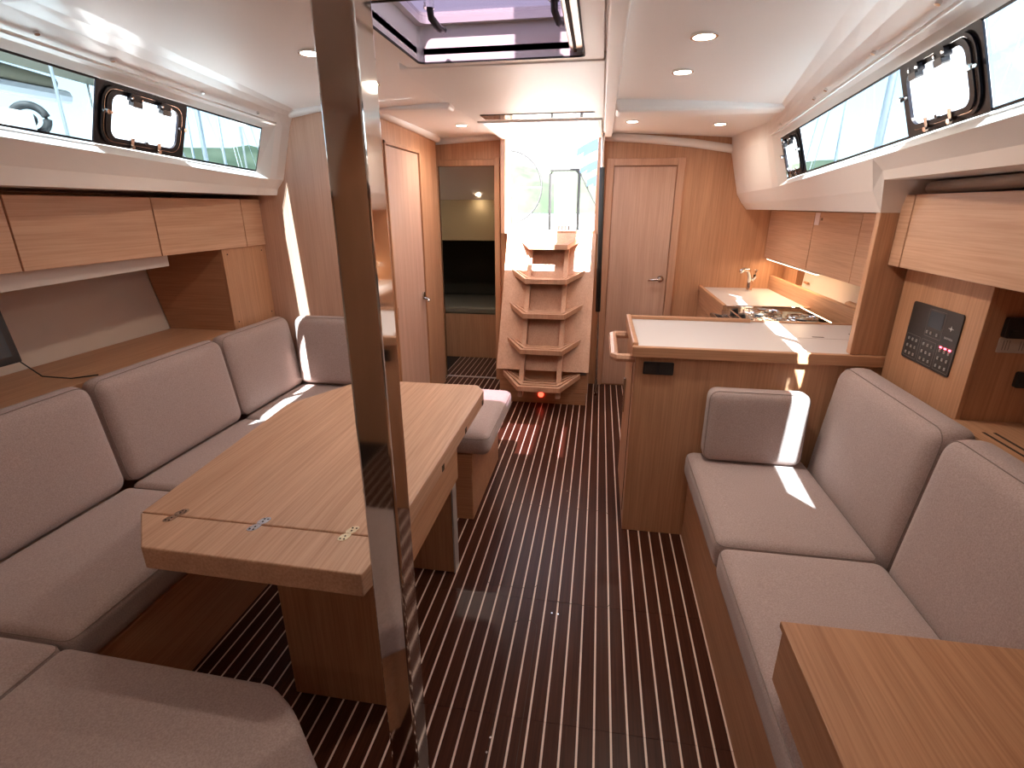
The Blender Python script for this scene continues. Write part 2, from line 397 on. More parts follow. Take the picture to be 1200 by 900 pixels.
# middle band with the openings
xs = [XC-0.45, KX0, HX0, HX1, KX1, XC+0.45]; ym = sorted(set([y for y in YS['left']+YS['right']]+[KY0]))
for i in range(len(ym)-1):
    for j in range(len(xs)-1):
        if HY0-1e-6 <= ym[i] < HY1-1e-6 and HX0-1e-6 <= xs[j] < HX1-1e-6: continue
        if ym[i] >= KY0-1e-6 and KX0 <= xs[j] < KX1: continue
        zc = lambda x, y: zceil(abs(x-XC), 'left' if x < XC else 'right', y)
        quad(bm, *[(x, y, zc(x, y)) for x, y in ((xs[j], ym[i]), (xs[j+1], ym[i]), (xs[j+1], ym[i+1]), (xs[j], ym[i+1]))])
bmesh.ops.remove_doubles(bm, verts=bm.verts, dist=0.0005)
struct(obj('ceiling', bm, 'vinyl_ceiling', smooth=True, origin=(0, 0, 0)), 'white vinyl headliner curving down to the side windows', 'ceiling')

# ------------------------------------------------------------------ side liners with the long window openings
def liner_side(side, wn):
    d = SIDES[side]; ys = YS[side]
    bm = new()
    def low(y):
        if side == 'left': return 1.56
        return 1.59 if y <= 2.15 else 1.478
    def P(k, y): return {'t': (X(side, U(side, 'lin_t', y)), y, zl(y)), 'b': (X(side, U(side, 'lin_b', y)), y, zw(y)),
                         'l': (X(side, U(side, 'low', y)+(0.03 if low(y) < 1.5 else 0)), y, low(y)), 'h': (X(side, 2.2), y, low(y)),
                         'm': (X(side, U(side, 'low', y)-.012), y, zw(y)*.42+low(y)*.58)}[k]
    def strip(k1, k2, a, b):
        yy = [y for y in ys if a-1e-6 <= y <= b+1e-6]
        for i in range(len(yy)-1): quad(bm, P(k1, yy[i]), P(k1, yy[i+1]), P(k2, yy[i+1]), P(k2, yy[i]))
    yb_ = YS[side]
    def B(y, t):
        c = uc(side, y); p = Vector((X(side, c), y, zceil(c, side, y))); q = Vector(P('t', y)); r = p.lerp(q, t); r.z += .012*math.sin(PI*t); return r
    for i in range(len(yb_)-1):
        for k in range(4): quad(bm, B(yb_[i], k/4), B(yb_[i+1], k/4), B(yb_[i+1], (k+1)/4), B(yb_[i], (k+1)/4))
    strip('t', 'b', YF, d['y0']); strip('t', 'b', d['yo'], d['yend'])
    strip('b', 'm', YF, d['yend']); strip('m', 'l', YF, d['yend']); strip('l', 'h', YF, d['yend'])
    bmesh.ops.remove_doubles(bm, verts=bm.verts, dist=0.0005)
    wall = struct(obj('wall_'+side, bm, 'gelcoat', origin=(0, 0, 0)), 'white moulded side liner round the long %s window' % side, 'wall')
    bm = new(); tube(bm, [B(y, .84)+Vector((-d['s']*.006, 0, -.012)) for y in [d['y0']-.2+i*(d['yo']-d['y0']+.18)/14 for i in range(15)]], .0055, 6); obj('blind_rail', bm, 'white_deck', wall, smooth=True)
    for (yy) in (1.40, 1.66, 2.12, 2.55) if side == 'left' else (1.55, 1.95, 2.45, 2.62, 3.3):
        bm = new(); c = B(yy, .74); cyl(bm, c+Vector((0, 0, .004)), (-d['s']*.4, 0, -1), 0.007, 0.012, 10); obj('blind_hook', bm, 'chrome', wall)
    for (yy) in (1.42, 1.78, 2.25, 2.62) if side == 'left' else (1.9, 2.5, 3.1):
        bm = new(); u = U(side, 'low', yy)-0.02; cyl(bm, (X(side, u+.010), yy, 1.640), (-d['s'], 0, 0), 0.006, 0.006, 10); obj('liner_button', bm, 'gelcoat', wall)
    # window: splayed reveal, black bonded edge, glass
    win = frame('window_%d' % wn, (X(side, 1.3), (d['y0']+d['y1'])/2, zb(1.5)), 'long narrow side window over the %s lockers' % ('port' if side == 'left' else 'galley'), 'window')
    y0, y1, yo = d['y0'], d['y1'], d['yo']; N = 12
    G = lambda k, y: (X(side, U(side, k, y)), y, zt(y) if k == 'gl_t' else zb(y))
    bm = new()
    yy = [y0+(y1-y0)*i/N for i in range(N+1)]; yo_ = [y0+(yo-y0)*i/N for i in range(N+1)]
    for i in range(N):
        quad(bm, P('t', yo_[i]), P('t', yo_[i+1]), G('gl_t', yy[i+1]), G('gl_t', yy[i]))
        quad(bm, P('b', yo_[i]), P('b', yo_[i+1]), G('gl_b', yy[i+1]), G('gl_b', yy[i]))
    quad(bm, P('t', yo), P('b', yo), G('gl_b', y1), G('gl_t', y1)); quad(bm, P('t', y0), P('b', y0), G('gl_b', y0), G('gl_t', y0))
    obj('window_reveal', bm, 'white_deck', win)
    bm = new()
    bm.free(); cuts = {'left': [y0, 1.66, 2.10, y1], 'right': [y0, 1.51, 1.92, 3.02, 3.38, y1]}[side]
    for c in range(0, len(cuts), 2):
        bm = new(); a_, b_ = cuts[c], cuts[c+1]; ps = [a_+(b_-a_)*i/5 for i in range(6)]
        for i in range(5): quad(bm, G('gl_t', ps[i]), G('gl_t', ps[i+1]), G('gl_b', ps[i+1]), G('gl_b', ps[i]))
        obj('pane', bm, 'glass_clear', win)
    s = d['s']
    bm = new(); e = 0.007
    def Q(y, t): # point on the glass, t 0 top..1 bottom, slightly inside
        a = Vector(G('gl_t', y)); b = Vector(G('gl_b', y)); p = a.lerp(b, t); p.x -= s*0.003; return p
    for i in range(N):
        quad(bm, Q(yy[i], 0), Q(yy[i+1], 0), Q(yy[i+1], .035), Q(yy[i], .035)); quad(bm, Q(yy[i], .965), Q(yy[i+1], .965), Q(yy[i+1], 1), Q(yy[i], 1))
    quad(bm, Q(y1-e, 0), Q(y1, 0), Q(y1, 1), Q(y1-e, 1))
    obj('edge_seal', bm, 'black_frame', win)
    # side deck outside, from glass foot to hull
    bm = new(); yd = [YF, 0.15, 1.5, d['y1'], 4.6]
    for i in range(len(yd)-1):
        f = lambda y: [(X(side, U(side, 'gl_b', y)+.0), y, zb(y)), (X(side, U(side, 'gl_b', y)+.05), y, zb(y)-.06), (X(side, 2.3), y, zb(y)-.10)]
        a, b = f(yd[i]), f(yd[i+1])
        for q in range(2): quad(bm, a[q], a[q+1], b[q+1], b[q])
    obj('side_deck', bm, 'white_deck', wall)
    return wall
wl = liner_side('left', 1); wr = liner_side('right', 2)
# closing piece of coachroof above / behind the heads on the left
bm = new(); quad(bm, (XC-1.42, 2.83, 1.4), (XC-1.52, 4.4, 1.4), (XC-1.52, 4.4, 2.06), (XC-1.42, 2.83, 2.06)); obj('heads_side', bm, 'gelcoat', wl)

# opening portlights in the long windows
def portlight(side, ya, yb, wn, label, stays=True):
    s = SIDES[side]['s']; yc = (ya+yb)/2
    def fn(a, b, dd):            # a along y (metres from centre), b up the glass (m), dd towards the cabin
        y = yc+a; h = zt(y)-zb(y); t = 0.5-b/h
        p = Vector((X(side, U(side, 'gl_t', y)), y, zt(y))).lerp(Vector((X(side, U(side, 'gl_b', y)), y, zb(y))), t)
        n = Vector((-s, 0, -0.32)).normalized(); return p+n*dd
    h = zt(yc)-zb(yc); W = yb-ya
    win = frame('window_%d' % wn, fn(0, -h/2, 0.0), label, 'window')
    hh = h*0.985
    bm = new(); slab_o = rrect(W, hh, 0.012, 5); inn = rrect(W*.84, hh*.82, 0.045, 5, 0, 0)
    ringpoly(bm, slab_o, inn, fn, 0.001, 0.006); obj('black_surround', bm, 'black_frame', win)
    bm = new(); ringpoly(bm, rrect(W*.90, hh*.92, .05, 5), rrect(W*.80, hh*.80, .038, 5), fn, 0.003, 0.012); obj('outer_frame', bm, 'black_frame', win)
    bm = new(); ringpoly(bm, rrect(W*.83, hh*.83, .042, 5), rrect(W*.73, hh*.70, .030, 5), fn, 0.008, 0.017); obj('sash', bm, 'black_frame', win)
    bm = new(); ringpoly(bm, rrect(W*.86, hh*.85, .046, 5), rrect(W*.85, hh*.84, .045, 5), fn, 0.012, 0.0135); obj('gasket', bm, 'steel', win)
    bm = new(); slab(bm, rrect(W*.75, hh*.72, .030, 5), fn, 0.004, 0.008); obj('pane', bm, 'glass_port', win)
    for a in (-W*.16, W*.17):
        bm = new(); slab(bm, rrect(W*.12, hh*.13, .005, 2, a, hh*.36), fn, .012, .030)
        hg = obj('hinge', bm, 'black_frame', win)
        bm = new(); slab(bm, rrect(W*.10, hh*.09, .004, 2, a, hh*.27), fn, .016, .036); obj('hinge_leaf', bm, 'black_plastic', hg)
        for q in (-1, 1):
            bm = new(); c = fn(a+q*W*.05, hh*.36, .030); cyl(bm, c, fn(0, 0, 1)-fn(0, 0, 0), 0.004, 0.004, 8); obj('screw', bm, 'steel', hg)
    for a in (-W*.15, W*.15):
        bm = new(); slab(bm, [(a-.006, -hh*.46), (a+.006, -hh*.46), (a+.009, -hh*.30), (a-.009, -hh*.30)], fn, .014, .021)
        lt = obj('latch', bm, 'steel', win)
        bm = new(); c = fn(a, -hh*.45, .019); cyl(bm, c, fn(0, 0, 1)-fn(0, 0, 0), 0.007, 0.008, 10); obj('latch_knob', bm, 'chrome', lt)
    for q in (-1, 1):
        bm = new(); slab(bm, rrect(W*.09, hh*.045, .004, 2, q*W*.415, hh*.05), fn, .016, .025); st = obj('stay', bm, 'black_plastic' if q > 0 else 'steel', win)
        bm = new(); c = fn(q*W*.43, hh*.055, .022); cyl(bm, c, fn(0, 0, 1)-fn(0, 0, 0), 0.008, 0.01, 10); obj('stay_knob', bm, 'steel', st)
    bm = new(); c = fn(0, -hh*.34, .016); cyl(bm, c, fn(0, 0, 1)-fn(0, 0, 0), 0.006, 0.008, 8); obj('catch_button', bm, 'black_plastic', win)
portlight('left', 1.66, 2.10, 3, 'black-framed opening portlight between two panes above the port lockers')
portlight('right', 1.51, 1.92, 4, 'large black-framed opening portlight above the wooden locker by the switch panel')
portlight('right', 3.02, 3.38, 5, 'small black-framed opening portlight above the galley lockers')

# ------------------------------------------------------------------ hull sides, forward bulkhead, aft bulkheads
def uh(z, y): return 1.93+0.23*max(0, z-0.8)
for side in ('left', 'right'):
    bm = new(); yy = [YF, 0.5, 1.5, 2.5, 4.4]; zz = [-0.06, 0.4, 0.8, 1.2, 1.7]
    for i in range(4):
        for j in range(4): quad(bm, *[(X(side, uh(z, y)), y, z) for y, z in ((yy[i], zz[j]), (yy[i+1], zz[j]), (yy[i+1], zz[j+1]), (yy[i], zz[j+1]))])
    struct(obj('wall_hull_'+side, bm, 'cream_panel', origin=(0, 0, 0)), 'cream lining on the sloping %s hull side' % ('port' if side == 'left' else 'starboard'), 'wall')
bm = new(); box(bm, (-2.6, YF-.04, -.06), (2.0, YF, 2.1)); struct(obj('wall_forward', bm, 'oak_z'), 'oak bulkhead forward of the saloon', 'wall')
# port bulkhead at the end of the settee
bm = new(); box(bm, (-1.83, 2.83, -.05), (-1.345, 2.86, 2.03)); box(bm, (-2.5, 2.83, -.05), (-1.83, 2.86, 1.60)); wb = struct(obj('wall_port_bulkhead', bm, 'oak_door'), 'oak bulkhead behind the corner of the port settee', 'wall')  # paler door oak here: sheen of the window light painted into the colour
bm = new(); pts = [(-2.0, 2.812, 1.935), (-1.69, 2.812, 1.965), (-1.5, 2.812, 1.995), (-1.29, 2.812, 2.010)]
tube(bm, pts, 0.024, 10); struct(obj('trim_11', bm, 'vinyl_ceiling', smooth=True), 'white cove over the port bulkhead', 'trim')
# heads wall with its door
DY0, DY1, DZ = 3.212, 3.822, 1.857
bm = new(); box(bm, (-1.345, 2.829, -.05), (-1.31, DY0, 2.04)); box(bm, (-1.35, DY1, -.05), (-1.31, 4.25, 2.04)); box(bm, (-1.35, DY0, DZ), (-1.31, DY1, 2.04))
wh = struct(obj('wall_heads', bm, 'oak_z', origin=(-1.33, 3.5, 0)), 'oak wall of the heads compartment', 'wall')
bm = new(); tube(bm, [(-1.295, 2.86, 2.02), (-1.295, 3.6, 2.015), (-1.295, 4.2, 2.005), (-1.30, 4.26, 2.0)], .03, 10); struct(obj('trim_12', bm, 'vinyl_ceiling', smooth=True), 'white cove along the heads wall', 'trim')
d1 = frame('door_1', (-1.33, (DY0+DY1)/2, 0), 'oak door of the heads beside the mast post', 'door')
bm = new(); box(bm, (-1.345, DY0+.006, 0.01), (-1.312, DY1-.006, DZ-.006), .003); obj('door_leaf', bm, 'oak_door', d1)
bm = new()
for (a, b, c, e) in ((DY0-.02, DY0, 0, DZ+.02), (DY1, DY1+.012, 0, DZ+.02), (DY0-.02, DY1+.012, DZ, DZ+.02)): box(bm, (-1.312, a, c), (-1.300, b, e), .002)
obj('door_frame', bm, 'oak_z', d1)
bm = new(); cyl(bm, (-1.312, 3.765, .86), (1, 0, 0), .024, .012, 20); h = obj('door_handle', bm, 'steel', d1, smooth=False)
bm = new(); tube(bm, [(-1.31, 3.765, .835), (-1.265, 3.765, .83), (-1.255, 3.74, .828), (-1.255, 3.70, .828)], .010, 10); obj('lever', bm, 'chrome', h, smooth=True)
bm = new(); box(bm, (-1.312, 3.215, 0.78), (-1.304, 3.225, .86)); obj('hinge', bm, 'steel', d1)
# aft bulkhead
BY = 4.40
bm = new()
box(bm, (-1.62, BY, -.05), (-1.345, BY+.03, 2.04)); box(bm, (-1.345, BY, 1.81), (-0.87, BY+.03, 2.04)); box(bm, (-0.87, BY, -.05), (-0.745, BY+.03, 2.045))
box(bm, (-0.745, BY, -.05), (-0.05, BY+.03, 1.29)); box(bm, (-0.05, BY, -.05), (1.11, BY+.03, 2.04)); box(bm, (1.11, BY, -.05), (1.95, BY+.03, 1.52))
wa = struct(obj('wall_aft', bm, 'oak_z', origin=(0, BY, 0)), 'oak bulkhead round the companionway', 'wall')
bm = new(); tube(bm, [(-0.03, BY-.012, 2.006), (.3, BY-.012, 1.985), (.65, BY-.012, 1.95), (.90, BY-.012, 1.912), (1.05, BY-.012, 1.885)], .030, 10); struct(obj('trim_13', bm, 'vinyl_ceiling', smooth=True), 'white cove above the starboard cabin door', 'trim')
bm = new(); tube(bm, [(-1.36, BY-.012, 2.0), (-1.1, BY-.012, 2.012), (-.76, BY-.012, 2.03)], .03, 10); struct(obj('trim_14', bm, 'vinyl_ceiling', smooth=True), 'white cove above the port cabin doorway', 'trim')
# door of the starboard cabin
d2 = frame('door_2', (.317, BY, 0), 'oak door in the aft bulkhead beside the companionway steps', 'door')
bm = new(); box(bm, (.082, BY-.012, .01), (.552, BY+.001, 1.792), .004); obj('door_leaf', bm, 'oak_door', d2)
bm = new()
for (a, b, c, e) in ((.022, .077, 0, 1.85), (.557, .612, 0, 1.85), (.077, .557, 1.797, 1.85)): box(bm, (a, BY-.022, c), (b, BY+.001, e), .004)
obj('door_frame', bm, 'oak_stair', d2)
bm = new(); cyl(bm, (.505, BY-.012, .94), (0, -1, 0), .026, .01, 20); h = obj('door_handle', bm, 'steel', d2)
bm = new(); tube(bm, [(.505, BY-.02, .94), (.505, BY-.055, .94), (.485, BY-.06, .938), (.405, BY-.058, .932)], .009, 10); obj('lever', bm, 'chrome', h, smooth=True)
# open doorway of the port cabin
d3 = frame('door_3', (-1.10, BY, 0), 'open doorway of the dim port aft cabin', 'doorway')
bm = new()
for (a, b, c, e, dd) in ((-.87, -.825, 0, 1.87, .03), (-1.38, -.87, 1.81, 1.86, .012), (-1.39, -1.345, 0, 1.86, .012)): box(bm, (a, BY-dd, c), (b, BY+.03, e), .005)
obj('door_frame', bm, 'oak_z', d3)

# ------------------------------------------------------------------ companionway: side cheeks, garage, opening
bm = new()
box(bm, (-0.80, 4.28, 1.29), (-0.745, 4.40, 2.03), .004); box(bm, (-0.05, 4.30, 1.29), (-0.005, 4.40, 2.03), .004); box(bm, (-0.745, 4.33, 1.20), (-0.05, 4.44, 1.315), .004)
struct(obj('trim_1', bm, 'oak_stair'), 'oak cheeks and sill of the companionway opening', 'trim')
bm = new()   # coaming of the sliding hatch
box(bm, (KX0-.03, KY0-.02, 1.99), (KX0, 4.75, 2.10), .006); box(bm, (KX1, KY0-.02, 1.99), (KX1+.03, 4.75, 2.10), .006); box(bm, (KX0-.03, KY0-.03, 1.988), (KX1+.03, KY0, 2.035), .006)
struct(obj('trim_2', bm, 'white_deck'), 'white coaming of the companionway hatch', 'trim')
bm = new(); box(bm, (-0.72, 3.22, 1.994), (-0.065, 3.37, 2.004), .002); tag(obj('smoked_slide_edge', bm, 'smoke_acrylic'), 'smoked glossy strip of the sliding hatch above the steps', 'hatch strip')
# moulded rib lines on the headliner
def rib(n, lo, hi, label, bev=.008):
    bm = new(); box(bm, lo, hi, bev, 3); struct(obj('trim_%d' % n, bm, 'vinyl_ceiling', smooth=False), label, 'trim')
rib(4, (-0.012, -0.4, 1.994), (0.048, 4.32, 2.05), 'long white rib beside the deck hatch')
rib(5, (0.048, 3.06, 1.968), (1.0, 3.24, 2.05), 'white cross rib over the galley', .02)
rib(6, (-1.27, 3.00, 2.0), (-0.84, 3.12, 2.06), 'white cross rib over the passage to the port cabin', .014)
rib(7, (-0.80, 2.16, 1.999), (-0.012, 3.46, 2.06), 'flat white panel between deck hatch and companionway', .006)

rib(9, (-1.50, 1.02, 1.955), (-0.80, 1.24, 2.05), 'white cross rib over the forward end of the saloon table', .02)
# ------------------------------------------------------------------ deck hatch
hw_ = frame('window_6', ((HX0+HX1)/2, (HY0+HY1)/2, 2.02), 'tinted deck hatch overhead', 'deck hatch')
lo_ = lambda g: [(HX0-g, HY0-g), (HX1+g, HY0-g), (HX1+g, HY1+g), (HX0-g, HY1+g)]
idf = lambda a, b, d: (a, b, d)
bm = new(); ringpoly(bm, rrect(HX1-HX0+.13, HY1-HY0+.13, .03, 4, (HX0+HX1)/2, (HY0+HY1)/2), rrect(HX1-HX0-.0, HY1-HY0-.0, .02, 4, (HX0+HX1)/2, (HY0+HY1)/2), idf, 2.004, 2.05); obj('trim_ring', bm, 'vinyl_ceiling', hw_)
bm = new(); ringpoly(bm, rrect(HX1-HX0, HY1-HY0, .02, 4, (HX0+HX1)/2, (HY0+HY1)/2), rrect(HX1-HX0-.012, HY1-HY0-.012, .02, 4, (HX0+HX1)/2, (HY0+HY1)/2), idf, 2.0005, 2.006); obj('seal_line', bm, 'black_rubber', hw_)
bm = new(); ringpoly(bm, rrect(HX1-HX0+.02, HY1-HY0+.02, .03, 4, (HX0+HX1)/2, (HY0+HY1)/2), rrect(HX1-HX0, HY1-HY0, .02, 4, (HX0+HX1)/2, (HY0+HY1)/2), idf, 2.03, 2.14); obj('coaming', bm, 'white_deck', hw_)
bm = new(); ringpoly(bm, rrect(HX1-HX0+.03, HY1-HY0+.03, .03, 4, (HX0+HX1)/2, (HY0+HY1)/2), rrect(HX1-HX0-.05, HY1-HY0-.05, .03, 4, (HX0+HX1)/2, (HY0+HY1)/2), idf, 2.12, 2.155); obj('alloy_frame', bm, 'aluminium', hw_)
bm = new(); box(bm, (HX0+.018, HY0+.018, 2.142), (HX1-.018, HY1-.018, 2.150)); obj('acrylic_lid', bm, 'glass_hatch', hw_)
bm = new(); box(bm, (HX1-.055, HY0, 2.018), (HX1-.004, HY1-.01, 2.075), .006); bl = obj('blind_cassette', bm, 'aluminium', hw_)
bm = new(); box(bm, (HX1-.040, HY0, 2.012), (HX1-.030, HY1-.02, 2.02)); obj('cassette_slot', bm, 'groove', bl)
for x in (HX0+.10, HX1-.10):
    bm = new(); tube(bm, [(x, HY1-.17, 2.135), (x, HY1-.15, 2.10), (x+.01, HY1-.09, 2.085), (x+.015, HY1-.055, 2.09)], .012, 8); h = obj('handle', bm, 'black_plastic', hw_, smooth=True)
    bm = new(); cyl(bm, (x, HY1-.17, 2.12), (0, 0, 1), .018, .025, 12); obj('handle_hub', bm, 'chrome', h)

# ------------------------------------------------------------------ port aft cabin seen through the doorway
bm = new(); quad(bm, (-2.3, 5.9, 0), (-.80, 5.9, 0), (-.80, 5.9, 1.2), (-2.3, 5.9, 1.2)); quad(bm, (-2.3, 4.43, 0), (-2.3, 5.9, 0), (-2.3, 5.9, 1.9), (-2.3, 4.43, 1.9))
quad(bm, (-.82, 4.43, 0), (-.82, 5.9, 0), (-.82, 5.9, 1.2), (-.82, 4.43, 1.2)); quad(bm, (-.82, 4.43, 1.2), (-.82, 5.0, 1.2), (-.82, 5.0, 1.9), (-.82, 4.43, 1.9))
quad(bm, (-2.3, 5.0, 1.19), (-.82, 5.0, 1.19), (-.82, 5.0, 1.57), (-2.3, 5.0, 1.57)); quad(bm, (-2.3, 5.0, 1.19), (-.82, 5.0, 1.19), (-.82, 5.9, 1.19), (-2.3, 5.9, 1.19))
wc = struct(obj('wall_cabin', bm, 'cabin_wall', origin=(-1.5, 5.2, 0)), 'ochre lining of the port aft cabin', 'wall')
bm = new(); quad(bm, (-2.3, 4.43, 1.87), (-.8, 4.43, 1.87), (-.8, 5.0, 1.56), (-2.3, 5.0, 1.56))
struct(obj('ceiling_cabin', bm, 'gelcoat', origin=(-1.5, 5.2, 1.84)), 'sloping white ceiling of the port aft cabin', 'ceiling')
b = thing('bunk', 'berth with dark mattress inside the port aft cabin doorway', 'bunk', (-1.5, 5.05, 0))
bm = new(); box(bm, (-2.28, 5.05, 0), (-.83, 5.08, .46), .003); obj('bunk_front', bm, 'oak_z', b)
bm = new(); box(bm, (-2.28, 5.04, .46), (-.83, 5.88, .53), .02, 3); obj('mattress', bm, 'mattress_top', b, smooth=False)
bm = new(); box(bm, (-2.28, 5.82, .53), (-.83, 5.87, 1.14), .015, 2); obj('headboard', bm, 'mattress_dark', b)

# ------------------------------------------------------------------ companionway steps
st = thing('companionway_steps', 'oak companionway ladder with five slatted treads', 'stairs', (-.385, 3.8, 0))
bm = new(); box(bm, (-.735, 3.84, 0.10), (-.035, 4.39, .30), .003); obj('base_box', bm, 'oak_x', st)
bm = new(); box(bm, (-.725, 3.845, 0.0), (-.045, 4.38, .098), .002); obj('kick_plate', bm, 'oak_x', st)
bm = new(); hexa(bm, [(-.745, 3.76, .30), (-.03, 3.76, .30), (-.03, 3.80, .30), (-.745, 3.80, .30), (-.745, 4.285, 1.295), (-.03, 4.285, 1.295), (-.03, 4.325, 1.295), (-.745, 4.325, 1.295)], .002); obj('backboard', bm, 'oak_stair', st)
for x in (-.735, -.055):
    bm = new(); prism(bm, [(3.83, .30), (4.39, .30), (4.39, 1.19), (4.28, 1.19)], x, x+.010, axis='x'); obj('side_panel', bm, 'oak_z', st)
tz = [.195, .445, .692, .937, 1.185]
for i, z in enumerate(tz):
    yf = 3.46+0.525*z
    top = z+.036
    # four slats, each a bent strip: wing, middle, wing
    base = None
    w0, w1 = (.315, .60) if i < 4 else (.30, .50)
    xc = -.392
    def P(s, dpt, zz):        # s along: -2 wing tip, -1 corner, 1 corner, 2 wing tip ; dpt distance back from the front edge
        if abs(s) == 1: return (xc+s*(w0/2-dpt*.36), yf+dpt, zz)
        q = 1 if s > 0 else -1
        return (xc+q*(w1/2-dpt*.10), yf+.20+dpt*.45, zz+.055)
    bm = new()                # rim plate underneath, joins the slats
    for a, c in ((-2, -1), (-1, 1), (1, 2)):
        hexa(bm, [P(a, .012, z), P(c, .012, z), P(c, .19, z), P(a, .19, z), P(a, .012, z+.014), P(c, .012, z+.014), P(c, .19, z+.014), P(a, .19, z+.014)])
    tr = obj('tread', bm, 'oak_slot', st)
    for q in range(4):
        d0 = q*.052; d1_ = d0+.032
        bm = new()
        for a, c in ((-2, -1), (-1, 1), (1, 2)):
            hexa(bm, [P(a, d0, z+.0), P(c, d0, z+.0), P(c, d1_, z+.0), P(a, d1_, z+.0), P(a, d0, top), P(c, d0, top), P(c, d1_, top), P(a, d1_, top)])
        obj('slat', bm, 'oak_stair', tr)
for sx, (xa, xb) in (('l', (-.555, -.520)), ('r', (-.268, -.233))):
    xm = (xa+xb)/2
    for i in range(5):
        z0 = (tz[i-1]+.034) if i > 0 else .13; z1 = tz[i]
        yb0 = 3.46+.525*z0+.105; yb1 = 3.46+.525*z1+.105
        bm = new(); hexa(bm, [(xa, yb0-.02, z0), (xb, yb0-.02, z0), (xb, yb0+.05, z0), (xa, yb0+.05, z0), (xa, yb1-.02, z1), (xb, yb1-.02, z1), (xb, yb1+.05, z1), (xa, yb1+.05, z1)]); obj('support_post', bm, 'oak_stair', st)
bm = new(); cyl(bm, (-.40, 3.842, .075), (0, -1, 0), .022, .006, 14); obj('courtesy_light', bm, 'courtesy_red', st)
bm = new(); cyl(bm, (-.405, 3.46+.525*.86+.27, .86), (0, -1, .5), .010, .006, 12); obj('lock', bm, 'steel', st)
bm = new(); box(bm, (-.105, 3.832, .255), (-.05, 3.842, .285)); obj('sticker', bm, 'print_grey', st)

# grab pole beside the steps
gp = thing('grab_pole', 'chrome grab pole with black padded sleeve beside the companionway steps', 'grab pole', (.03, 4.10, 0))
bm = new(); tube(bm, [(.034, 4.10, 0), (-.016, 4.10, 2.01)], .012, 12); obj('pole', bm, 'chrome', gp, smooth=True)
bm = new(); tube(bm, [(.016, 4.10, .71), (-.0105, 4.10, 1.77)], .019, 12); obj('padded_sleeve', bm, 'black_rubber', gp, smooth=True)
bm = new(); cyl(bm, (-.0158, 4.10, 1.995), (0, 0, 1), .03, .012, 16); obj('flange', bm, 'chrome', gp)

# ------------------------------------------------------------------ mast post
mp = thing('mast_post', 'polished steel mast support post standing before the saloon table', 'post', (-.40, .855, 0))
bm = new(); prism(bm, rrect(.068, .072, .006, 3, -.400, .856), 0.0, 2.06); obj('post', bm, 'chrome', mp)
bm = new(); box(bm, (-.4345, .86, 0), (-.4335, .866, 2.0)); 
obj('edge_seam', bm, 'black_rubber', mp)

# ------------------------------------------------------------------ saloon table
t = thing('saloon_table', 'oak saloon table with hinged end leaf and chamfered corners', 'table', (-.85, 1.5, 0))
TZ0, TZ1 = .636, .700
bm = new(); prism(bm, [(-1.214, 1.042), (-.49, 1.042), (-.49, 2.165), (-.535, 2.235), (-1.10, 2.225), (-1.285, 1.86)], TZ0, TZ1, bev=.004); obj('table_top', bm, 'oak_table', t)
bm = new(); prism(bm, [(-1.086, .905), (-.50, .898), (-.49, .97), (-.49, 1.0385), (-1.214, 1.0385)], TZ0, TZ1, bev=.004); obj('end_leaf', bm, 'oak_table', t)
bm = new(); box(bm, (-.90, 1.12, 0), (-.545, 1.17, TZ0), .004); obj('leg_panel', bm, 'oak_z', t)
bm = new(); box(bm, (-.90, 1.765, 0), (-.545, 1.815, TZ0), .004); lg = obj('leg_panel', bm, 'oak_z', t)
bm = new(); box(bm, (-.545, 1.763, 0), (-.538, 1.817, TZ0)); obj('edge_strip', bm, 'aluminium', lg)
bm = new(); box(bm, (-.535, 1.0, .47), (-.510, 1.76, TZ0), .003); obj('apron', bm, 'oak_y', t)
bm = new(); box(bm, (-.90, 1.17, .30), (-.875, 1.765, TZ0), .003); obj('apron', bm, 'oak_y', t)
for x in (-1.105, -.855, -.601):
    bm = new(); ang = math.radians(28)
    for q in (-1, 1):
        lp = rrect(.030, .034, .014, 5, 0, q*.016)
        R2 = lambda a, b: (x+a*math.cos(ang)+b*math.sin(ang)*.5, 1.041+b-a*math.sin(ang)*0)
        slab(bm, [R2(a, b) for a, b in lp], lambda a, b, d: (a, b, d), .6995, .7012)
    hg = obj('hinge', bm, 'brass' if x > -.7 else 'steel', t)
    for (a, b) in ((-.006, .024), (.006, .024), (0, .012), (-.006, -.024), (.006, -.024), (0, -.012)):
        bm = new(); cx, cy = R2(a, b); cyl(bm, (cx, cy, .7010), (0, 0, 1), .0028, .0006, 8); obj('screw', bm, 'groove', hg)
for y in (1.51, 1.826, 2.135):
    bm = new(); box(bm, (-.4905, y-.012, .640), (-.4885, y+.012, .662)); p = obj('slide_socket', bm, 'groove', t)
    bm = new(); box(bm, (-.4890, y-.008, .646), (-.4880, y-.002, .660)); obj('slide_tongue', bm, 'brass', p)

# ------------------------------------------------------------------ port settee
sb = thing('settee_base', 'oak plinth of the U-shaped port settee', 'settee base', (-1.5, 1.5, 0))
bm = new(); box(bm, (-2.05, 0.1, 0.0), (-1.295, 2.83, .34), .004); obj('side_plinth', bm, 'oak_y', sb)
bm = new(); box(bm, (-1.283, 2.165, 0.0), (-.555, 2.83, .365), .004); obj('aft_plinth', bm, 'oak_x', sb)
bm = new(); prism(bm, [(-1.262, .78), (-.74, .77), (-.52, .58), (-.52, .1), (-1.262, .1)], 0, .34, bev=.004); obj('forward_plinth', bm, 'oak_x', sb)
SG = 'grey seat cushions of the port settee'
box_cushion('grey seat cushion beside the hinged end leaf of the saloon table', (-1.80, .822, .341), (-1.285, 1.518, .455), group=SG)
box_cushion('grey seat cushion between saloon table and middle port back cushion', (-1.80, 1.522, .341), (-1.285, 2.218, .455), group=SG)
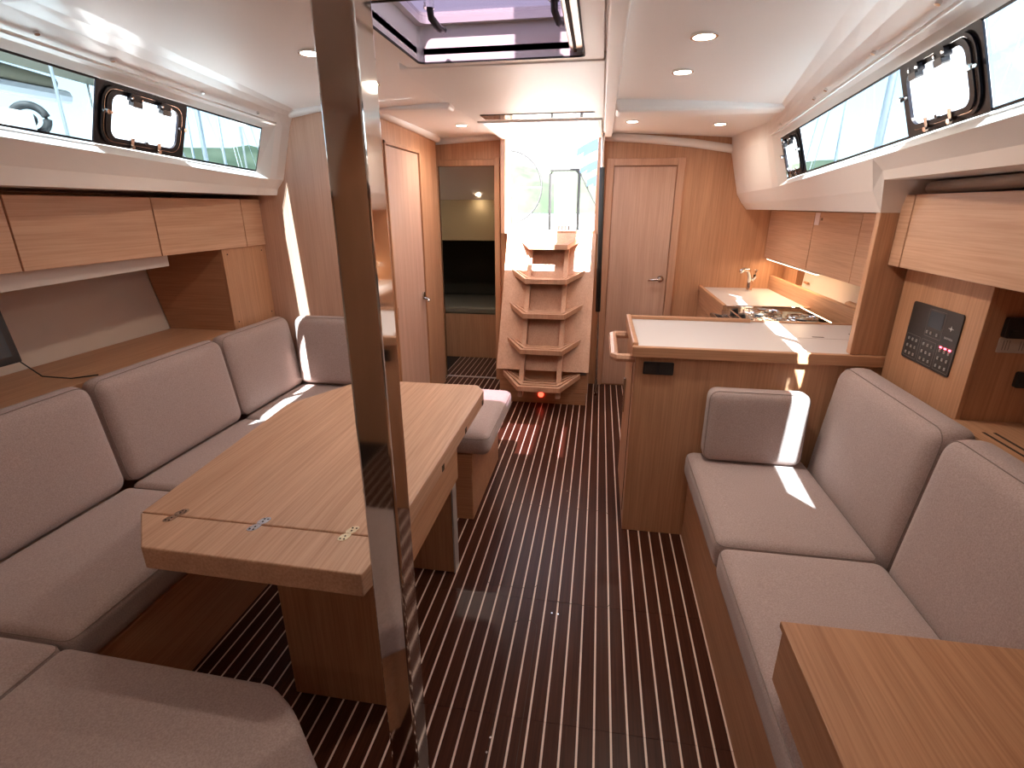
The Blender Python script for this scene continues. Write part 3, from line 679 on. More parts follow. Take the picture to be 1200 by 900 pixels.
box_cushion('grey corner seat cushion in the sunlit aft corner of the port settee', (-1.80, 2.222, .341), (-1.285, 2.80, .455), group=SG)
box_cushion('grey bench cushion with rounded end sticking out behind the saloon table', (-1.281, 2.145, .366), (-.465, 2.825, .475), r=.04, group=SG)
box_cushion('small grey corner seat cushion at the forward end of the port settee', (-1.80, .10, .341), (-1.292, .816, .455), group=SG)
bm = new(); prism(bm, [(-1.286, .812), (-.70, .800), (-.62, .755), (-.43, .58), (-.43, .10), (-1.286, .10)], .341, .455, bev=.026, seg=5)
tag(obj('seat_cushion', bm, 'fabric', smooth=True), 'grey seat cushion with a cut-off corner, ahead of the mast post', 'cushion', SG)
def back(label, side, y0, y1, xb, xt, z0, z1, th, group, name='back_cushion', puff=.010):
    s = -1 if side == 'left' else 1
    # a along y, b up, c towards cabin
    P = [(xb+s*th, y0, z0), (xb+s*th, y1, z0), (xt+s*th, y1, z1), (xt+s*th, y0, z1), (xb, y0, z0), (xb, y1, z0), (xt, y1, z1), (xt, y0, z1)]
    o = cushion(name, P, .052, puff, 'fabric', None); tag(o, label, 'cushion', group); return o
BG = 'grey back cushions of the port settee'
back('grey back cushion in front of the wall-mounted screen', 'left', .84, 1.516, -1.770, -1.828, .448, .880, .105, BG)
back('middle grey back cushion of the port settee, below the shelf', 'left', 1.522, 2.214, -1.770, -1.828, .448, .880, .105, BG)
back('grey back cushion of the port settee beside the oak box and the corner', 'left', 2.220, 2.80, -1.770, -1.828, .448, .880, .105, BG)
P = [(-1.77, 2.825, .476), (-1.33, 2.825, .476), (-1.33, 2.825, .885), (-1.77, 2.825, .885), (-1.77, 2.715, .476), (-1.33, 2.715, .476), (-1.33, 2.735, .885), (-1.77, 2.735, .885)]
tag(cushion('back_cushion', P, .042, .008, 'fabric', None), 'sun-striped grey back cushion against the port bulkhead', 'cushion', BG)
# shelf behind, box, lockers, valance
bm = new(); prism(bm, [(-1.942, .1), (-1.942, 2.46), (-2.335, 2.46), (-2.335, .1)], .835, .858); tag(obj('side_shelf', bm, 'oak_y'), 'oak shelf behind the port back cushions', 'shelf')
lk = thing('side_cupboard', 'oak cupboard box between port lockers and settee corner', 'cupboard', (-2.1, 2.64, .858))
bm = new(); box(bm, (-1.955, 2.463, .85), (-1.94, 2.83, 1.29), .002); obj('front_panel', bm, 'oak_z', lk)
bm = new(); prism(bm, [(-1.955, .858), (-1.955, 1.29), (-2.445, 1.29), (-2.345, .858)], 2.463, 2.48, axis='y'); obj('end_panel', bm, 'oak_x', lk)
for (y, z) in ((2.50, 1.26), (2.79, 1.26), (2.50, .90), (2.80, .90)):
    bm = new(); cyl(bm, (-1.941, y, z), (1, 0, 0), .004, .003, 8); obj('screw_cap', bm, 'groove', lk)
LG = 'oak lockers above the port settee'
def locker(side, y0, y1, x, z0, z1, label, group, depth=.40, grain='oak_lit_y', door=True):
    s = -1 if side == 'left' else 1
    t = thing('overhead_locker', label, 'locker', (x+s*depth/2, (y0+y1)/2, z0), group)
    bm = new(); box(bm, (x+s*.018, y0+.001, z0+.002), (x+s*depth, y1-.001, z1-.002)); obj('body', bm, 'oak_y', t)
    bm = new(); box(bm, (x, y0+.003, z0), (x+s*.017, y1-.003, z1), .002); obj('door' if door else 'filler_panel', bm, grain, t)
    return t
locker('left', .88, 1.478, -1.93, 1.29, 1.537, 'oak overhead locker above the wall-mounted screen', LG)
locker('left', 1.478, 2.07, -1.93, 1.29, 1.537, 'long oak overhead locker above the middle of the port shelf', LG)
locker('left', 2.07, 2.66, -1.93, 1.29, 1.537, 'oak overhead locker between the long locker and the narrow filler', LG)
locker('left', 2.66, 2.83, -1.93, 1.29, 1.537, 'narrow oak filler locker against the port bulkhead', LG, door=False)
bm = new(); hexa(bm, [(-2.02, .2, 1.205), (-1.985, .2, 1.205), (-1.985, 2.155, 1.237), (-2.02, 2.155, 1.237), (-2.02, .2, 1.292), (-1.985, .2, 1.292), (-1.985, 2.155, 1.292), (-2.02, 2.155, 1.292)])
tag(obj('light_valance', bm, 'valance_white'), 'pale valance strip under the port lockers', 'valance')
sc = thing('screen', 'black wall-mounted screen at the edge of the port shelf', 'screen', (-2.1, 1.3, .955))
bm = new(); hexa(bm, [(-2.14, 1.10, .955), (-2.09, 1.10, .955), (-2.09, 1.505, .955), (-2.14, 1.505, .955), (-2.17, 1.10, 1.19), (-2.12, 1.10, 1.19), (-2.12, 1.505, 1.19), (-2.17, 1.505, 1.19)], .006); obj('bezel', bm, 'black_plastic', sc)
bm = new(); quad(bm, (-2.0885, 1.13, .985), (-2.0885, 1.475, .985), (-2.1155, 1.475, 1.165), (-2.1155, 1.13, 1.165)); obj('display', bm, 'screen_blue', sc)
bm = new(); tube(bm, [(-2.15, 1.515, 1.2), (-2.14, 1.508, 1.05), (-2.12, 1.512, .955), (-2.08, 1.545, .885), (-2.02, 1.60, .862), (-1.96, 1.66, .861)], .0025, 6); tag(obj('cable', bm, 'black_rubber'), 'thin black cable hanging from the screen to the shelf', 'cable')
hp = new(); 
for (y0, y1) in ((1.56, 1.562),):
    quad(hp, (X('left', uh(.87, y0)-.004), y0, .87), (X('left', uh(.87, y1)-.004), y1, .87), (X('left', uh(1.28, y1)-.004), y1, 1.28), (X('left', uh(1.28, y0)-.004), y0, 1.28))
obj('panel_joint', hp, 'groove', bpy.data.objects['wall_hull_left'])
hp = new(); y0 = 1.60
box(hp, (X('left', uh(1.13, y0)-.006), y0-.006, 1.09), (X('left', uh(1.13, y0)+.01), y0+.006, 1.15)); obj('panel_catch', hp, 'groove', bpy.data.objects['wall_hull_left'])

# ------------------------------------------------------------------ starboard settee
sb = thing('settee_base', 'oak plinth of the straight starboard settee', 'settee base', (.8, 1.4, 0))
bm = new(); box(bm, (.462, .52, .0), (1.10, 2.198, .34), .004); obj('plinth', bm, 'oak_y', sb)
bm = new(); box(bm, (1.125, .52, .10), (1.14, 2.198, .83)); obj('back_support', bm, 'oak_y', sb)
SG2 = 'grey seat cushions of the starboard settee'
box_cushion('grey seat cushion next to the galley block on the starboard settee', (.432, 1.503, .341), (.925, 2.192, .46), r=.034, group=SG2)
box_cushion('grey seat cushion half under the desk on the starboard settee', (.432, .62, .341), (.925, 1.497, .46), r=.034, group=SG2)
BG2 = 'grey back cushions of the starboard settee'
back('grey back cushion of the starboard settee below the switch panel', 'right', 1.515, 2.185, .928, .985, .36, .895, .13, BG2)
back('grey back cushion of the starboard settee behind the desk', 'right', .972, 1.508, .928, .985, .36, .895, .13, BG2)
P = [(.49, 2.19, .469), (.885, 2.19, .469), (.885, 2.19, .775), (.49, 2.19, .775), (.482, 2.065, .47), (.878, 2.065, .47), (.878, 2.085, .785), (.482, 2.085, .785)]
tag(cushion('bolster_cushion', P, .036, .006, 'fabric', None), 'small sun-striped bolster cushion leaning on the galley block', 'cushion')
bm = new(); prism(bm, [(1.127, -.2), (1.127, 1.718), (1.515, 1.718), (1.515, -.2)], .835, .858); ss = tag(obj('side_shelf', bm, 'oak_y'), 'oak shelf with dark vent slots behind the starboard settee', 'shelf')
for x in (1.165, 1.195):
    bm = new(); box(bm, (x, 1.25, .8575), (x+.008, 1.62, .8590)); obj('vent_slot', bm, 'groove', ss)
# cupboard with switch panel
cb = thing('panel_cupboard', 'oak cupboard carrying the black switch panel', 'cupboard', (1.3, 1.96, .858))
bm = new(); box(bm, (1.15, 1.72, .845), (1.165, 2.183, 1.29), .002); obj('front_panel', bm, 'oak_z', cb)
bm = new(); box(bm, (1.165, 1.72, .845), (1.515, 1.735, 1.29)); obj('end_panel', bm, 'oak_z', cb)
ep = thing('switch_panel', 'black electrical switch panel with rows of buttons', 'switch panel', (1.149, 1.94, 0.968))
FX = 1.1495
ffn = lambda a, b, d: (FX-d, a, b)
PY0, PY1, PZ0, PZ1 = 1.802, 2.079, .969, 1.176
bm = new(); slab(bm, rrect(PY1-PY0, PZ1-PZ0, .010, 4, (PY0+PY1)/2, (PZ0+PZ1)/2), ffn, 0, .004); obj('faceplate', bm, 'panel_black', ep)
def pt(u, v): return (PY1-u*(PY1-PY0), PZ1-v*(PZ1-PZ0))     # u 0..1 left to right in view, v 0..1 downwards
def outline(u0, u1, v0, v1):
    a = pt(u0, v0); b_ = pt(u1, v1); wy = abs(b_[0]-a[0]); hz = abs(b_[1]-a[1]); cy, cz = (a[0]+b_[0])/2, (a[1]+b_[1])/2
    bm = new(); ringpoly(bm, rrect(wy, hz, .003, 2, cy, cz), rrect(wy-.002, hz-.002, .002, 2, cy, cz), ffn, .004, .0043); obj('printed_outline', bm, 'print_grey', ep)
def button(u, v, m='button_grey'):
    c = pt(u, v); bm = new(); slab(bm, rrect(.008, .0095, .0015, 2, c[0], c[1]), ffn, .004, .0062); bt = obj('button', bm, m, ep)
    bm = new(); slab(bm, rrect(.0035, .005, .001, 2, c[0], c[1]), ffn, .0062, .0064); obj('button_mark', bm, 'print_grey', bt)
outline(.37, .70, .05, .50)
bm = new(); a = pt(.40, .08); b_ = pt(.67, .34); slab(bm, [(a[0], a[1]), (b_[0], a[1]), (b_[0], b_[1]), (a[0], b_[1])], ffn, .004, .0045); obj('display', bm, 'screen_blue', ep)
for u in (.42, .50, .62): button(u, .43)
for gi, u0 in enumerate((.03, .36, .69)):
    outline(u0, u0+.29, .56, .96)
    for r in range(3):
        for c in range(3): button(u0+.06+c*.085, .64+r*.125)
for c in range(3):
    p = pt(.69+.06+c*.085, .585); bm = new(); slab(bm, rrect(.010, .005, .001, 2, p[0], p[1]), ffn, .004, .0058); obj('status_light', bm, 'red_led', ep)
bm = new(); p = pt(.84, .26)
slab(bm, rrect(.026, .0018, .0005, 1, p[0], p[1]), ffn, .004, .0046); slab(bm, rrect(.0018, .018, .0005, 1, p[0], p[1]), ffn, .004, .0046)
slab(bm, [(p[0]-.006, p[1]), (p[0], p[1]-.006), (p[0]+.006, p[1]), (p[0], p[1]+.006)], ffn, .004, .0047); obj('emblem', bm, 'print_white', ep)
def text(s, size, loc, rot, material, parent, name='lettering'):
    cu = bpy.data.curves.new('tmp', 'FONT'); cu.body = s; cu.size = size; cu.align_x = 'CENTER'; cu.extrude = .0002
    to = bpy.data.objects.new('tmp', cu); COL.objects.link(to); bpy.context.view_layer.update()
    me = bpy.data.meshes.new_from_object(to.evaluated_get(bpy.context.evaluated_depsgraph_get())); bpy.data.objects.remove(to); bpy.data.curves.remove(cu)
    me.transform(Matrix.Translation(Vector(loc)-org(parent)) @ rot.to_4x4()); me.materials.clear(); me.materials.append(M[material]); me.name = name
    o = bpy.data.objects.new(name, me); COL.objects.link(o); o.parent = parent; return o
RX = Matrix(((0, 0, -1), (-1, 0, 0), (0, 1, 0)))    # text x -> -y, text y -> z, normal -> -x
p = pt(.84, .44); text('BAVARIA', .011, (FX-.0045, p[0], p[1]), RX, 'print_white', ep)
# device on the end panel
dv = thing('charger_unit', 'black device with a paper label on the cupboard end', 'device', (1.30, 1.72, 1.08))
yfn = lambda a, b, d: (a, 1.7205-d, b)
bm = new(); slab(bm, rrect(.24, .062, .008, 3, 1.322, 1.160), yfn, 0, .018); obj('casing', bm, 'black_plastic', dv)
bm = new(); slab(bm, rrect(.24, .046, .002, 1, 1.322, 1.105), yfn, 0, .004); pl_ = obj('paper_label', bm, 'paper', dv)
for c in range(5):
    for r in range(3):
        bm = new(); slab(bm, rrect(.002, .030, .0005, 1, 1.215+c*.045+r*.008, 1.105), yfn, .004, .0043); obj('printed_line', bm, 'print_grey', pl_)
for c in range(3):
    bm = new(); slab(bm, rrect(.020, .016, .003, 2, 1.225+c*.05, 1.145), yfn, .018, .022); obj('key', bm, 'panel_black', dv)
sk = thing('wall_socket', 'small black socket on the cupboard end below the charger', 'socket', (1.30, 1.72, .98))
bm = new(); slab(bm, rrect(.05, .05, .006, 2, 1.30, 1.0), yfn, 0, .012); obj('casing', bm, 'black_plastic', sk)
bm = new(); slab(bm, rrect(.03, .03, .006, 2, 1.30, 1.0), yfn, .012, .014); obj('insert', bm, 'panel_black', sk)
LG2 = 'oak lockers above the starboard settee'
locker('right', .88, 1.49, 1.085, 1.29, 1.540, 'oak overhead locker above the desk', LG2)
locker('right', 1.49, 2.118, 1.085, 1.29, 1.540, 'wide oak overhead locker above the switch panel', LG2)
locker('right', 2.118, 2.198, 1.085, 1.29, 1.540, 'narrow oak filler beside the galley divider panel', LG2, door=False)
bm = new(); tube(bm, [(1.10, .3, 1.585), (1.13, 2.12, 1.562)], .020, 12); tag(obj('rolled_tube', bm, 'satin_beige', smooth=True), 'satin tube lying on top of the starboard lockers', 'tube')
# divider panel between settee and galley
bm = new(); prism(bm, [(1.025, .933), (1.025, 1.50), (1.045, 1.575), (1.515, 1.575), (1.515, .933)], 2.2, 2.235, axis='y', bev=.003); tag(obj('divider_panel', bm, 'oak_z'), 'dark-edged oak divider panel between switch panel and galley', 'panel')

# ------------------------------------------------------------------ desk in the foreground
dk = thing('desk', 'oak desk top over the forward end of the starboard settee', 'desk', (.85, .5, 0))
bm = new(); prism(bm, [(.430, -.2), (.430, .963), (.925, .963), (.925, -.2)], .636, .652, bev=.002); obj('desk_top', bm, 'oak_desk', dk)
bm = new(); box(bm, (.432, -.2, .50), (.452, .950, .636), .002); obj('side_panel', bm, 'oak_y', dk)
bm = new(); box(bm, (.452, .93, .50), (.92, .950, .636), .002); obj('back_panel', bm, 'oak_x', dk)
bm = new(); box(bm, (.475, -.2, 0.0), (.50, .50, .50), .002); obj('support_panel', bm, 'oak_z', dk)

# ------------------------------------------------------------------ galley
gi = thing('galley_island', 'oak galley block with white worktop and black socket', 'kitchen block', (.6, 2.5, 0))
bm = new(); box(bm, (.182, 2.205, .0), (1.24, 2.82, .892), .003); obj('body', bm, 'oak_z', gi)
bm = new()
box(bm, (.165, 2.185, .885), (1.343, 2.212, .932), .004); box(bm, (.165, 2.212, .885), (.190, 2.845, .945), .006); box(bm, (.19, 2.818, .885), (1.343, 2.845, .932), .004)
box(bm, (.19, 2.800, .925), (.80, 2.818, .945), .004)
obj('worktop_rim', bm, 'oak_x', gi)
bm = new(); box(bm, (.19, 2.212, .892), (1.343, 2.818, .926)); wt = obj('worktop', bm, 'worktop_white', gi)
for (x0, x1, y) in ((.84, 1.35, 2.49),):
    bm = new(); box(bm, (.93, y, .9255), (1.33, y+.003, .9264)); obj('lid_joint', bm, 'fabric_seam', wt)
for (x0, x1, y) in ((1.00, 1.05, 2.515), (1.19, 1.27, 2.60)):
    bm = new(); box(bm, (x0, y, .9258), (x1, y+.012, .9266)); obj('finger_slot', bm, 'groove', wt)
bm = new()
tube(bm, [(.182, 2.24, .865), (.105, 2.24, .865), (.092, 2.26, .865), (.092, 2.66, .865), (.105, 2.68, .865), (.182, 2.68, .865)], .020, 8); obj('grab_rail', bm, 'oak_stair', gi, smooth=False)
so_ = new(); slab(so_, rrect(.128, .056, .004, 2, .281, .835), lambda a, b, d: (a, 2.205-d, b), 0, .008); sk = obj('socket', so_, 'black_plastic', gi)
for x in (.249, .313):
    bm = new(); slab(bm, rrect(.050, .044, .003, 2, x, .835), lambda a, b, d: (a, 2.205-d, b), .008, .011); obj('socket_cover', bm, 'panel_black', sk)
bm = new(); box(bm, (.1795, 2.30, .05), (.182, 2.303, .85)); obj('door_joint', bm, 'groove', gi)
bm = new(); box(bm, (.170, 2.70, .42), (.182, 2.72, .62), .003); obj('door_pull', bm, 'steel', gi)
# stove between block and sink unit
sv = thing('cooker', 'gimballed steel cooker with wire pan supports', 'cooker', (1.03, 3.15, .45))
bm = new(); box(bm, (.83, 2.865, .42), (1.27, 3.45, .845), .006); obj('oven_body', bm, 'steel', sv)
bm = new(); box(bm, (.80, 2.860, .845), (1.28, 3.455, .872), .004); obj('hob_tray', bm, 'steel', sv)
bm = new(); box(bm, (1.05, 2.88, .872), (1.26, 3.43, .876)); obj('drip_plate', bm, 'panel_black', sv)
for (x, y, r) in ((1.0, 3.02, .075), (1.0, 3.30, .075), (1.18, 3.16, .055)):
    bm = new(); cyl(bm, (x, y, .872), (0, 0, 1), r*.55, .016, 18, r*.45); br = obj('burner', bm, 'black_plastic', sv)
    for q in (1.0, 1.45):
        bm = new(); tube(bm, [(x+r*q*math.cos(2*PI*k/24), y+r*q*math.sin(2*PI*k/24), .895) for k in range(24)], .0035, 6, closed=True); obj('grate_ring', bm, 'chrome', br)
    for k in range(4):
        a = PI/4+k*PI/2; bm = new(); tube(bm, [(x+r*.4*math.cos(a), y+r*.4*math.sin(a), .896), (x+r*1.6*math.cos(a), y+r*1.6*math.sin(a), .896), (x+r*1.6*math.cos(a), y+r*1.6*math.sin(a), .872)], .0035, 6); obj('grate_bar', bm, 'chrome', br)
bm = new(); tube(bm, [(.815, 2.875, .90), (1.265, 2.875, .90), (1.265, 3.44, .90), (.815, 3.44, .90)], .005, 8, closed=True); obj('fiddle_rail', bm, 'chrome', sv)
bm = new(); box(bm, (.795, 2.87, .77), (.83, 3.445, .845), .004); fp = obj('control_panel', bm, 'steel', sv)
for y in (2.99, 3.16, 3.33):
    bm = new(); cyl(bm, (.850, y, .868), (-.25, 0, 1), .024, .034, 16); obj('knob', bm, 'black_plastic', fp)
bm = new(); tube(bm, [(.80, 2.90, .83), (.735, 2.90, .845), (.735, 3.42, .845), (.80, 3.42, .83)], .012, 10); obj('front_rail', bm, 'steel', sv, smooth=True)
# sink unit
su = thing('sink_unit', 'oak sink cabinet with white worktop against the aft bulkhead', 'sink cabinet', (1.1, 3.95, 0))
bm = new(); box(bm, (.835, 3.50, 0), (1.34, 4.398, .862), .003); obj('body', bm, 'oak_x', su)
for (z0, z1) in ((.10, .50), (.505, .735), (.74, .858)):
    bm = new(); box(bm, (.822, 3.52, z0), (.836, 4.38, z1), .002); dr = obj('drawer', bm, 'oak_y', su)
bm = new(); box(bm, (.84, 3.52, .862), (1.345, 4.398, .880)); obj('worktop', bm, 'worktop_white', su)
bm = new(); box(bm, (.815, 3.495, .855), (.842, 4.398, .893), .004); box(bm, (.842, 3.495, .855), (1.343, 3.522, .893), .004); obj('worktop_rim', bm, 'oak_y', su)
tp = thing('tap', 'chrome mixer tap on the sink worktop', 'tap', (1.16, 4.24, .88))
bm = new(); cyl(bm, (1.16, 4.24, .8805), (0, 0, 1), .024, .085, 16, .019); obj('base', bm, 'chrome', tp, smooth=False)
bm = new(); tube(bm, [(1.16, 4.24, .92), (1.150, 4.23, 1.0), (1.125, 4.20, 1.045), (1.085, 4.17, 1.05), (1.06, 4.155, 1.035)], .016, 10); obj('spout', bm, 'chrome', tp, smooth=True)
bm = new(); tube(bm, [(1.165, 4.245, .95), (1.19, 4.24, .99), (1.195, 4.235, 1.045)], .014, 8); obj('lever', bm, 'chrome', tp, smooth=True)
# ledge along the hull and cream doors behind
bm = new(); box(bm, (1.345, 2.24, .86), (1.375, 4.398, .985), .005); tag(obj('back_ledge', bm, 'oak_y'), 'oak fiddle ledge along the back of the galley worktop', 'ledge')
bm = new(); prism(bm, [(1.376, 2.24), (1.376, 4.398), (1.515, 4.398), (1.515, 2.24)], .93, .95); tag(obj('galley_shelf', bm, 'oak_y'), 'oak shelf behind the galley ledge', 'shelf')
bm = new(); box(bm, (1.375, 2.60, .95), (1.42, 3.15, 1.0), .02, 3); tag(obj('crockery_rack', bm, 'oak_y'), 'rounded oak fiddle on the galley shelf', 'fiddle')
bm = new(); prism(bm, [(1.44, .951), (1.44, 1.12), (1.515, 1.12), (1.515, .951)], 4.10, 4.398, axis='y'); tag(obj('corner_cupboard', bm, 'oak_z'), 'oak corner cupboard under the galley lockers by the bulkhead', 'cupboard')
sl = thing('sliding_door', 'cream sliding door behind the galley ledge', 'cupboard door', (1.46, 3.2, .951))
bm = new(); hexa(bm, [(1.455, 2.26, .951), (1.470, 2.26, .951), (1.470, 4.02, .951), (1.455, 4.02, .951), (1.490, 2.26, 1.12), (1.505, 2.26, 1.12), (1.505, 4.08, 1.12), (1.490, 4.08, 1.12)], .002); obj('door_panel', bm, 'valance_white', sl)
bm = new(); box(bm, (1.446, 3.9, .985), (1.458, 3.97, 1.0), .003); obj('finger_pull', bm, 'oak_y', sl)
GG = 'oak lockers above the galley'
locker('right', 3.522, 4.398, 1.28, 1.125, 1.470, 'oak galley locker nearest the aft bulkhead, above the light strip', GG, depth=.23)
g2 = locker('right', 2.917, 3.522, 1.28, 1.125, 1.470, 'oak galley locker carrying a small pink sticker', GG, depth=.23)
locker('right', 2.24, 2.917, 1.28, 1.125, 1.470, 'oak galley locker next to the divider panel', GG, depth=.23)
bm = new(); box(bm, (1.2775, 3.44, 1.395), (1.2795, 3.51, 1.465)); obj('sticker', bm, 'sticker_pink', g2)
bm = new(); cyl(bm, (1.279, 3.40, 1.43), (-1, 0, 0), .008, .004, 10); obj('door_button', bm, 'steel', g2)
ls = thing('light_strip', 'glowing light strip under the galley lockers', 'light', (1.30, 3.85, 1.11))
bm = new(); box(bm, (1.285, 3.35, 1.116), (1.305, 4.35, 1.124)); obj('profile', bm, 'aluminium', ls)
bm = new(); box(bm, (1.287, 3.36, 1.112), (1.303, 4.34, 1.117)); obj('diffuser', bm, 'led_strip', ls)
ld = bpy.data.lights.new('strip_glow', 'AREA'); ld.shape = 'RECTANGLE'; ld.size = .016; ld.size_y = .96; ld.energy = 0.30; ld.color = (1, .70, .40)
lo = bpy.data.objects.new('strip_glow', ld); COL.objects.link(lo); lo.parent = ls; lo.location = Vector((1.295, 3.85, 1.108))-org(ls)

# ------------------------------------------------------------------ downlights
def downlight(x, y, label, watts=1.1, z=None, r=.034):
    u = abs(x-XC); s = 'left' if x < XC else 'right'
    if z is None: z = zceil(u, s, y)
    t = thing('downlight', label, 'downlight', (x, y, z))
    bm = new(); n = 24; 
    ringpoly(bm, [(x+r*1.25*math.cos(2*PI*k/n), y+r*1.25*math.sin(2*PI*k/n)) for k in range(n)], [(x+r*math.cos(2*PI*k/n), y+r*math.sin(2*PI*k/n)) for k in range(n)], idf, z-.007, z+.004)
    obj('trim_ring', bm, 'chrome', t)
    bm = new(); cyl(bm, (x, y, z-.005), (0, 0, 1), r*.98, .006, 24); obj('lens', bm, 'lamp_lens', t)
    l = bpy.data.lights.new('lamp', 'SPOT'); l.energy = watts; l.color = (1.0, .87, .74); l.spot_size = math.radians(168); l.spot_blend = .8; l.shadow_soft_size = .03
    o = bpy.data.objects.new('lamp', l); COL.objects.link(o); o.parent = t; o.location = (0, 0, -.012)
downlight(.292, 1.965, 'downlight over the starboard settee in the white headliner', 3.2)
downlight(.293, 2.44, 'downlight in front of the cross rib over the galley block', 0.8)
downlight(.168, 3.78, 'downlight in the ceiling near the grab pole')
downlight(.72, 3.80, 'downlight in the ceiling over the sink worktop')
downlight(-.97, 3.76, 'downlight in front of the port cabin doorway', 3.0)
downlight(-1.045, 1.95, 'downlight over the saloon table beside the mast post')
downlight(-1.045, 2.45, 'downlight over the aft end of the saloon table, hidden by the mast post')
downlight(.292, 1.10, 'unseen fill lamp added over the desk in the white headliner', 0.55)  # this and the next three: out-of-view lamps added to brighten table, seats and desk
downlight(-1.045, 1.10, 'unseen fill lamp added over the forward leaf of the saloon table', 0.6)
downlight(-1.045, .35, 'unseen fill lamp added over the forward cushions of the port settee', 0.15)
downlight(.292, .35, 'unseen fill lamp added over the forward part of the desk', 0.15)
downlight(-1.0, -.75, 'unseen lamp added to light the forward bulkhead on the port side', 0.6)  # pair added out of view so the mast post reflects a lit bulkhead
downlight(.18, -.75, 'unseen lamp added to light the forward bulkhead on the starboard side', 0.6)
downlight(-1.13, 4.93, 'small downlight glowing inside the port aft cabin', 0.15, z=1.592, r=.02)

# ------------------------------------------------------------------ cockpit and harbour outside
ck = frame('trim_8', (-.4, 6, .8), 'white cockpit moulding beyond the companionway', 'cockpit')
bm = new(); box(bm, (-.80, 4.44, .70), (.02, 8.6, .80)); obj('cockpit_sole', bm, 'white_deck', ck)
bm = new(); box(bm, (-.80, 4.44, .80), (.02, 4.60, 1.285), .01); obj('bridge_step', bm, 'white_deck', ck)
bm = new(); box(bm, (-2.3, 5.01, 1.205), (-.86, 7.4, 1.30), .02); obj('cockpit_seat', bm, 'white_deck', ck)
bm = new(); box(bm, (.05, 4.44, .8), (1.5, 7.4, 1.30), .02); obj('cockpit_seat', bm, 'white_deck', ck)
bm = new(); box(bm, (-2.3, 7.5, .8), (1.5, 7.7, 1.40), .03); obj('transom', bm, 'white_deck', ck)
wh_ = thing('steering_wheel', 'thin dark steering wheel outside the companionway', 'wheel', (-1.0, 6.7, .8))
cx, cy, cz, R_ = -1.17, 6.7, 1.72, .43
bm = new(); tube(bm, [(cx+R_*math.cos(2*PI*k/40), cy+.08*math.sin(2*PI*k/40), cz+R_*math.sin(2*PI*k/40)) for k in range(40)], .014, 8, closed=True); obj('rim', bm, 'black_rubber', wh_, smooth=True)
for k in range(5):
    a = 2*PI*k/5+.0; bm = new(); tube(bm, [(cx, cy, cz), (cx+R_*math.cos(a), cy+.08*math.sin(a), cz+R_*math.sin(a))], .007, 6); obj('spoke', bm, 'steel', wh_)
bm = new(); cyl(bm, (cx, cy-.03, cz), (0, 1, 0), .05, .06, 16); obj('hub', bm, 'black_plastic', wh_)
bm = new(); box(bm, (cx-.10, cy+.02, .8), (cx+.10, cy+.22, 1.75), .03, 3); obj('pedestal', bm, 'white_deck', wh_)
ct = thing('cockpit_table', 'white cockpit table with steel side rails and teak leaf', 'table', (-.44, 5.9, .8))
bm = new(); box(bm, (-.50, 5.80, 1.32), (-.30, 6.20, 1.80), .02); obj('console', bm, 'white_deck', ct)
for x in (-.545, -.245):
    bm = new(); tube(bm, [(x, 5.78, .8), (x, 5.78, 1.82), (x+(.03 if x < -.4 else -.03), 5.78, 1.86)], .016, 8); obj('side_rail', bm, 'black_rubber', ct, smooth=True)
bm = new(); tube(bm, [(-.545, 5.78, 1.86), (-.245, 5.78, 1.86)], .014, 8); obj('top_rail', bm, 'black_rubber', ct)
for k in range(4):
    bm = new(); box(bm, (-.46+k*.036, 5.79, .85), (-.432+k*.036, 5.815, 1.31)); obj('teak_slat', bm, 'teak_outside', ct)
# boom with purple-blue sail cover over the hatch
bo = thing('boom', 'boom with folded blue sail cover above the deck hatch', 'boom', (-.27, 2.2, 3.0))
bm = new(); tube(bm, [(-.25, .95, 3.0), (-.25, 5.2, 3.06)], .075, 12); obj('spar', bm, 'mast_alu', bo, smooth=True)
bm = new(); prism(bm, [(-.33, 3.02), (-.165, 3.02), (-.19, 3.25), (-.25, 3.32), (-.31, 3.25)], .95, 5.0, axis='y'); obj('sail_cover', bm, 'canvas_blue', bo)
# blue canvas strips above the stern
sp = thing('sprayhood_frame', 'folded blue canvas on steel bows above the cockpit', 'canvas', (.2, 6.8, 1.3))
for k, (z, dx) in enumerate(((2.34, 0), (2.12, .05), (1.98, .14))):
    bm = new(); N = 12
    ring = [(-.34+dx+1.0*q/N, 7.0, z-.17*(1-q/N)**3*1.0+(.03 if k == 0 else .02)*math.sin(q/N*PI)) for q in range(N+1)]
    for q in range(N):
        a, b_ = ring[q], ring[q+1]
        h_ = (.13, .10, .12)[k]*(1 if q > 0 else .6)
        hexa(bm, [(a[0], 6.97, a[2]-h_), (b_[0], 6.97, b_[2]-h_), (b_[0], 7.03, b_[2]-h_), (a[0], 7.03, a[2]-h_), (a[0], 6.97, a[2]), (b_[0], 6.97, b_[2]), (b_[0], 7.03, b_[2]), (a[0], 7.03, a[2])])
    obj('canvas_fold', bm, 'canvas_blue', sp)
bm = new(); tube(bm, [(-.32, 7.0, 1.95), (.05, 7.0, 1.3)], .012, 6); tube(bm, [(.9, 7.0, 2.3), (.95, 7.0, .8)], .012, 6); obj('bow_tube', bm, 'black_rubber', sp)
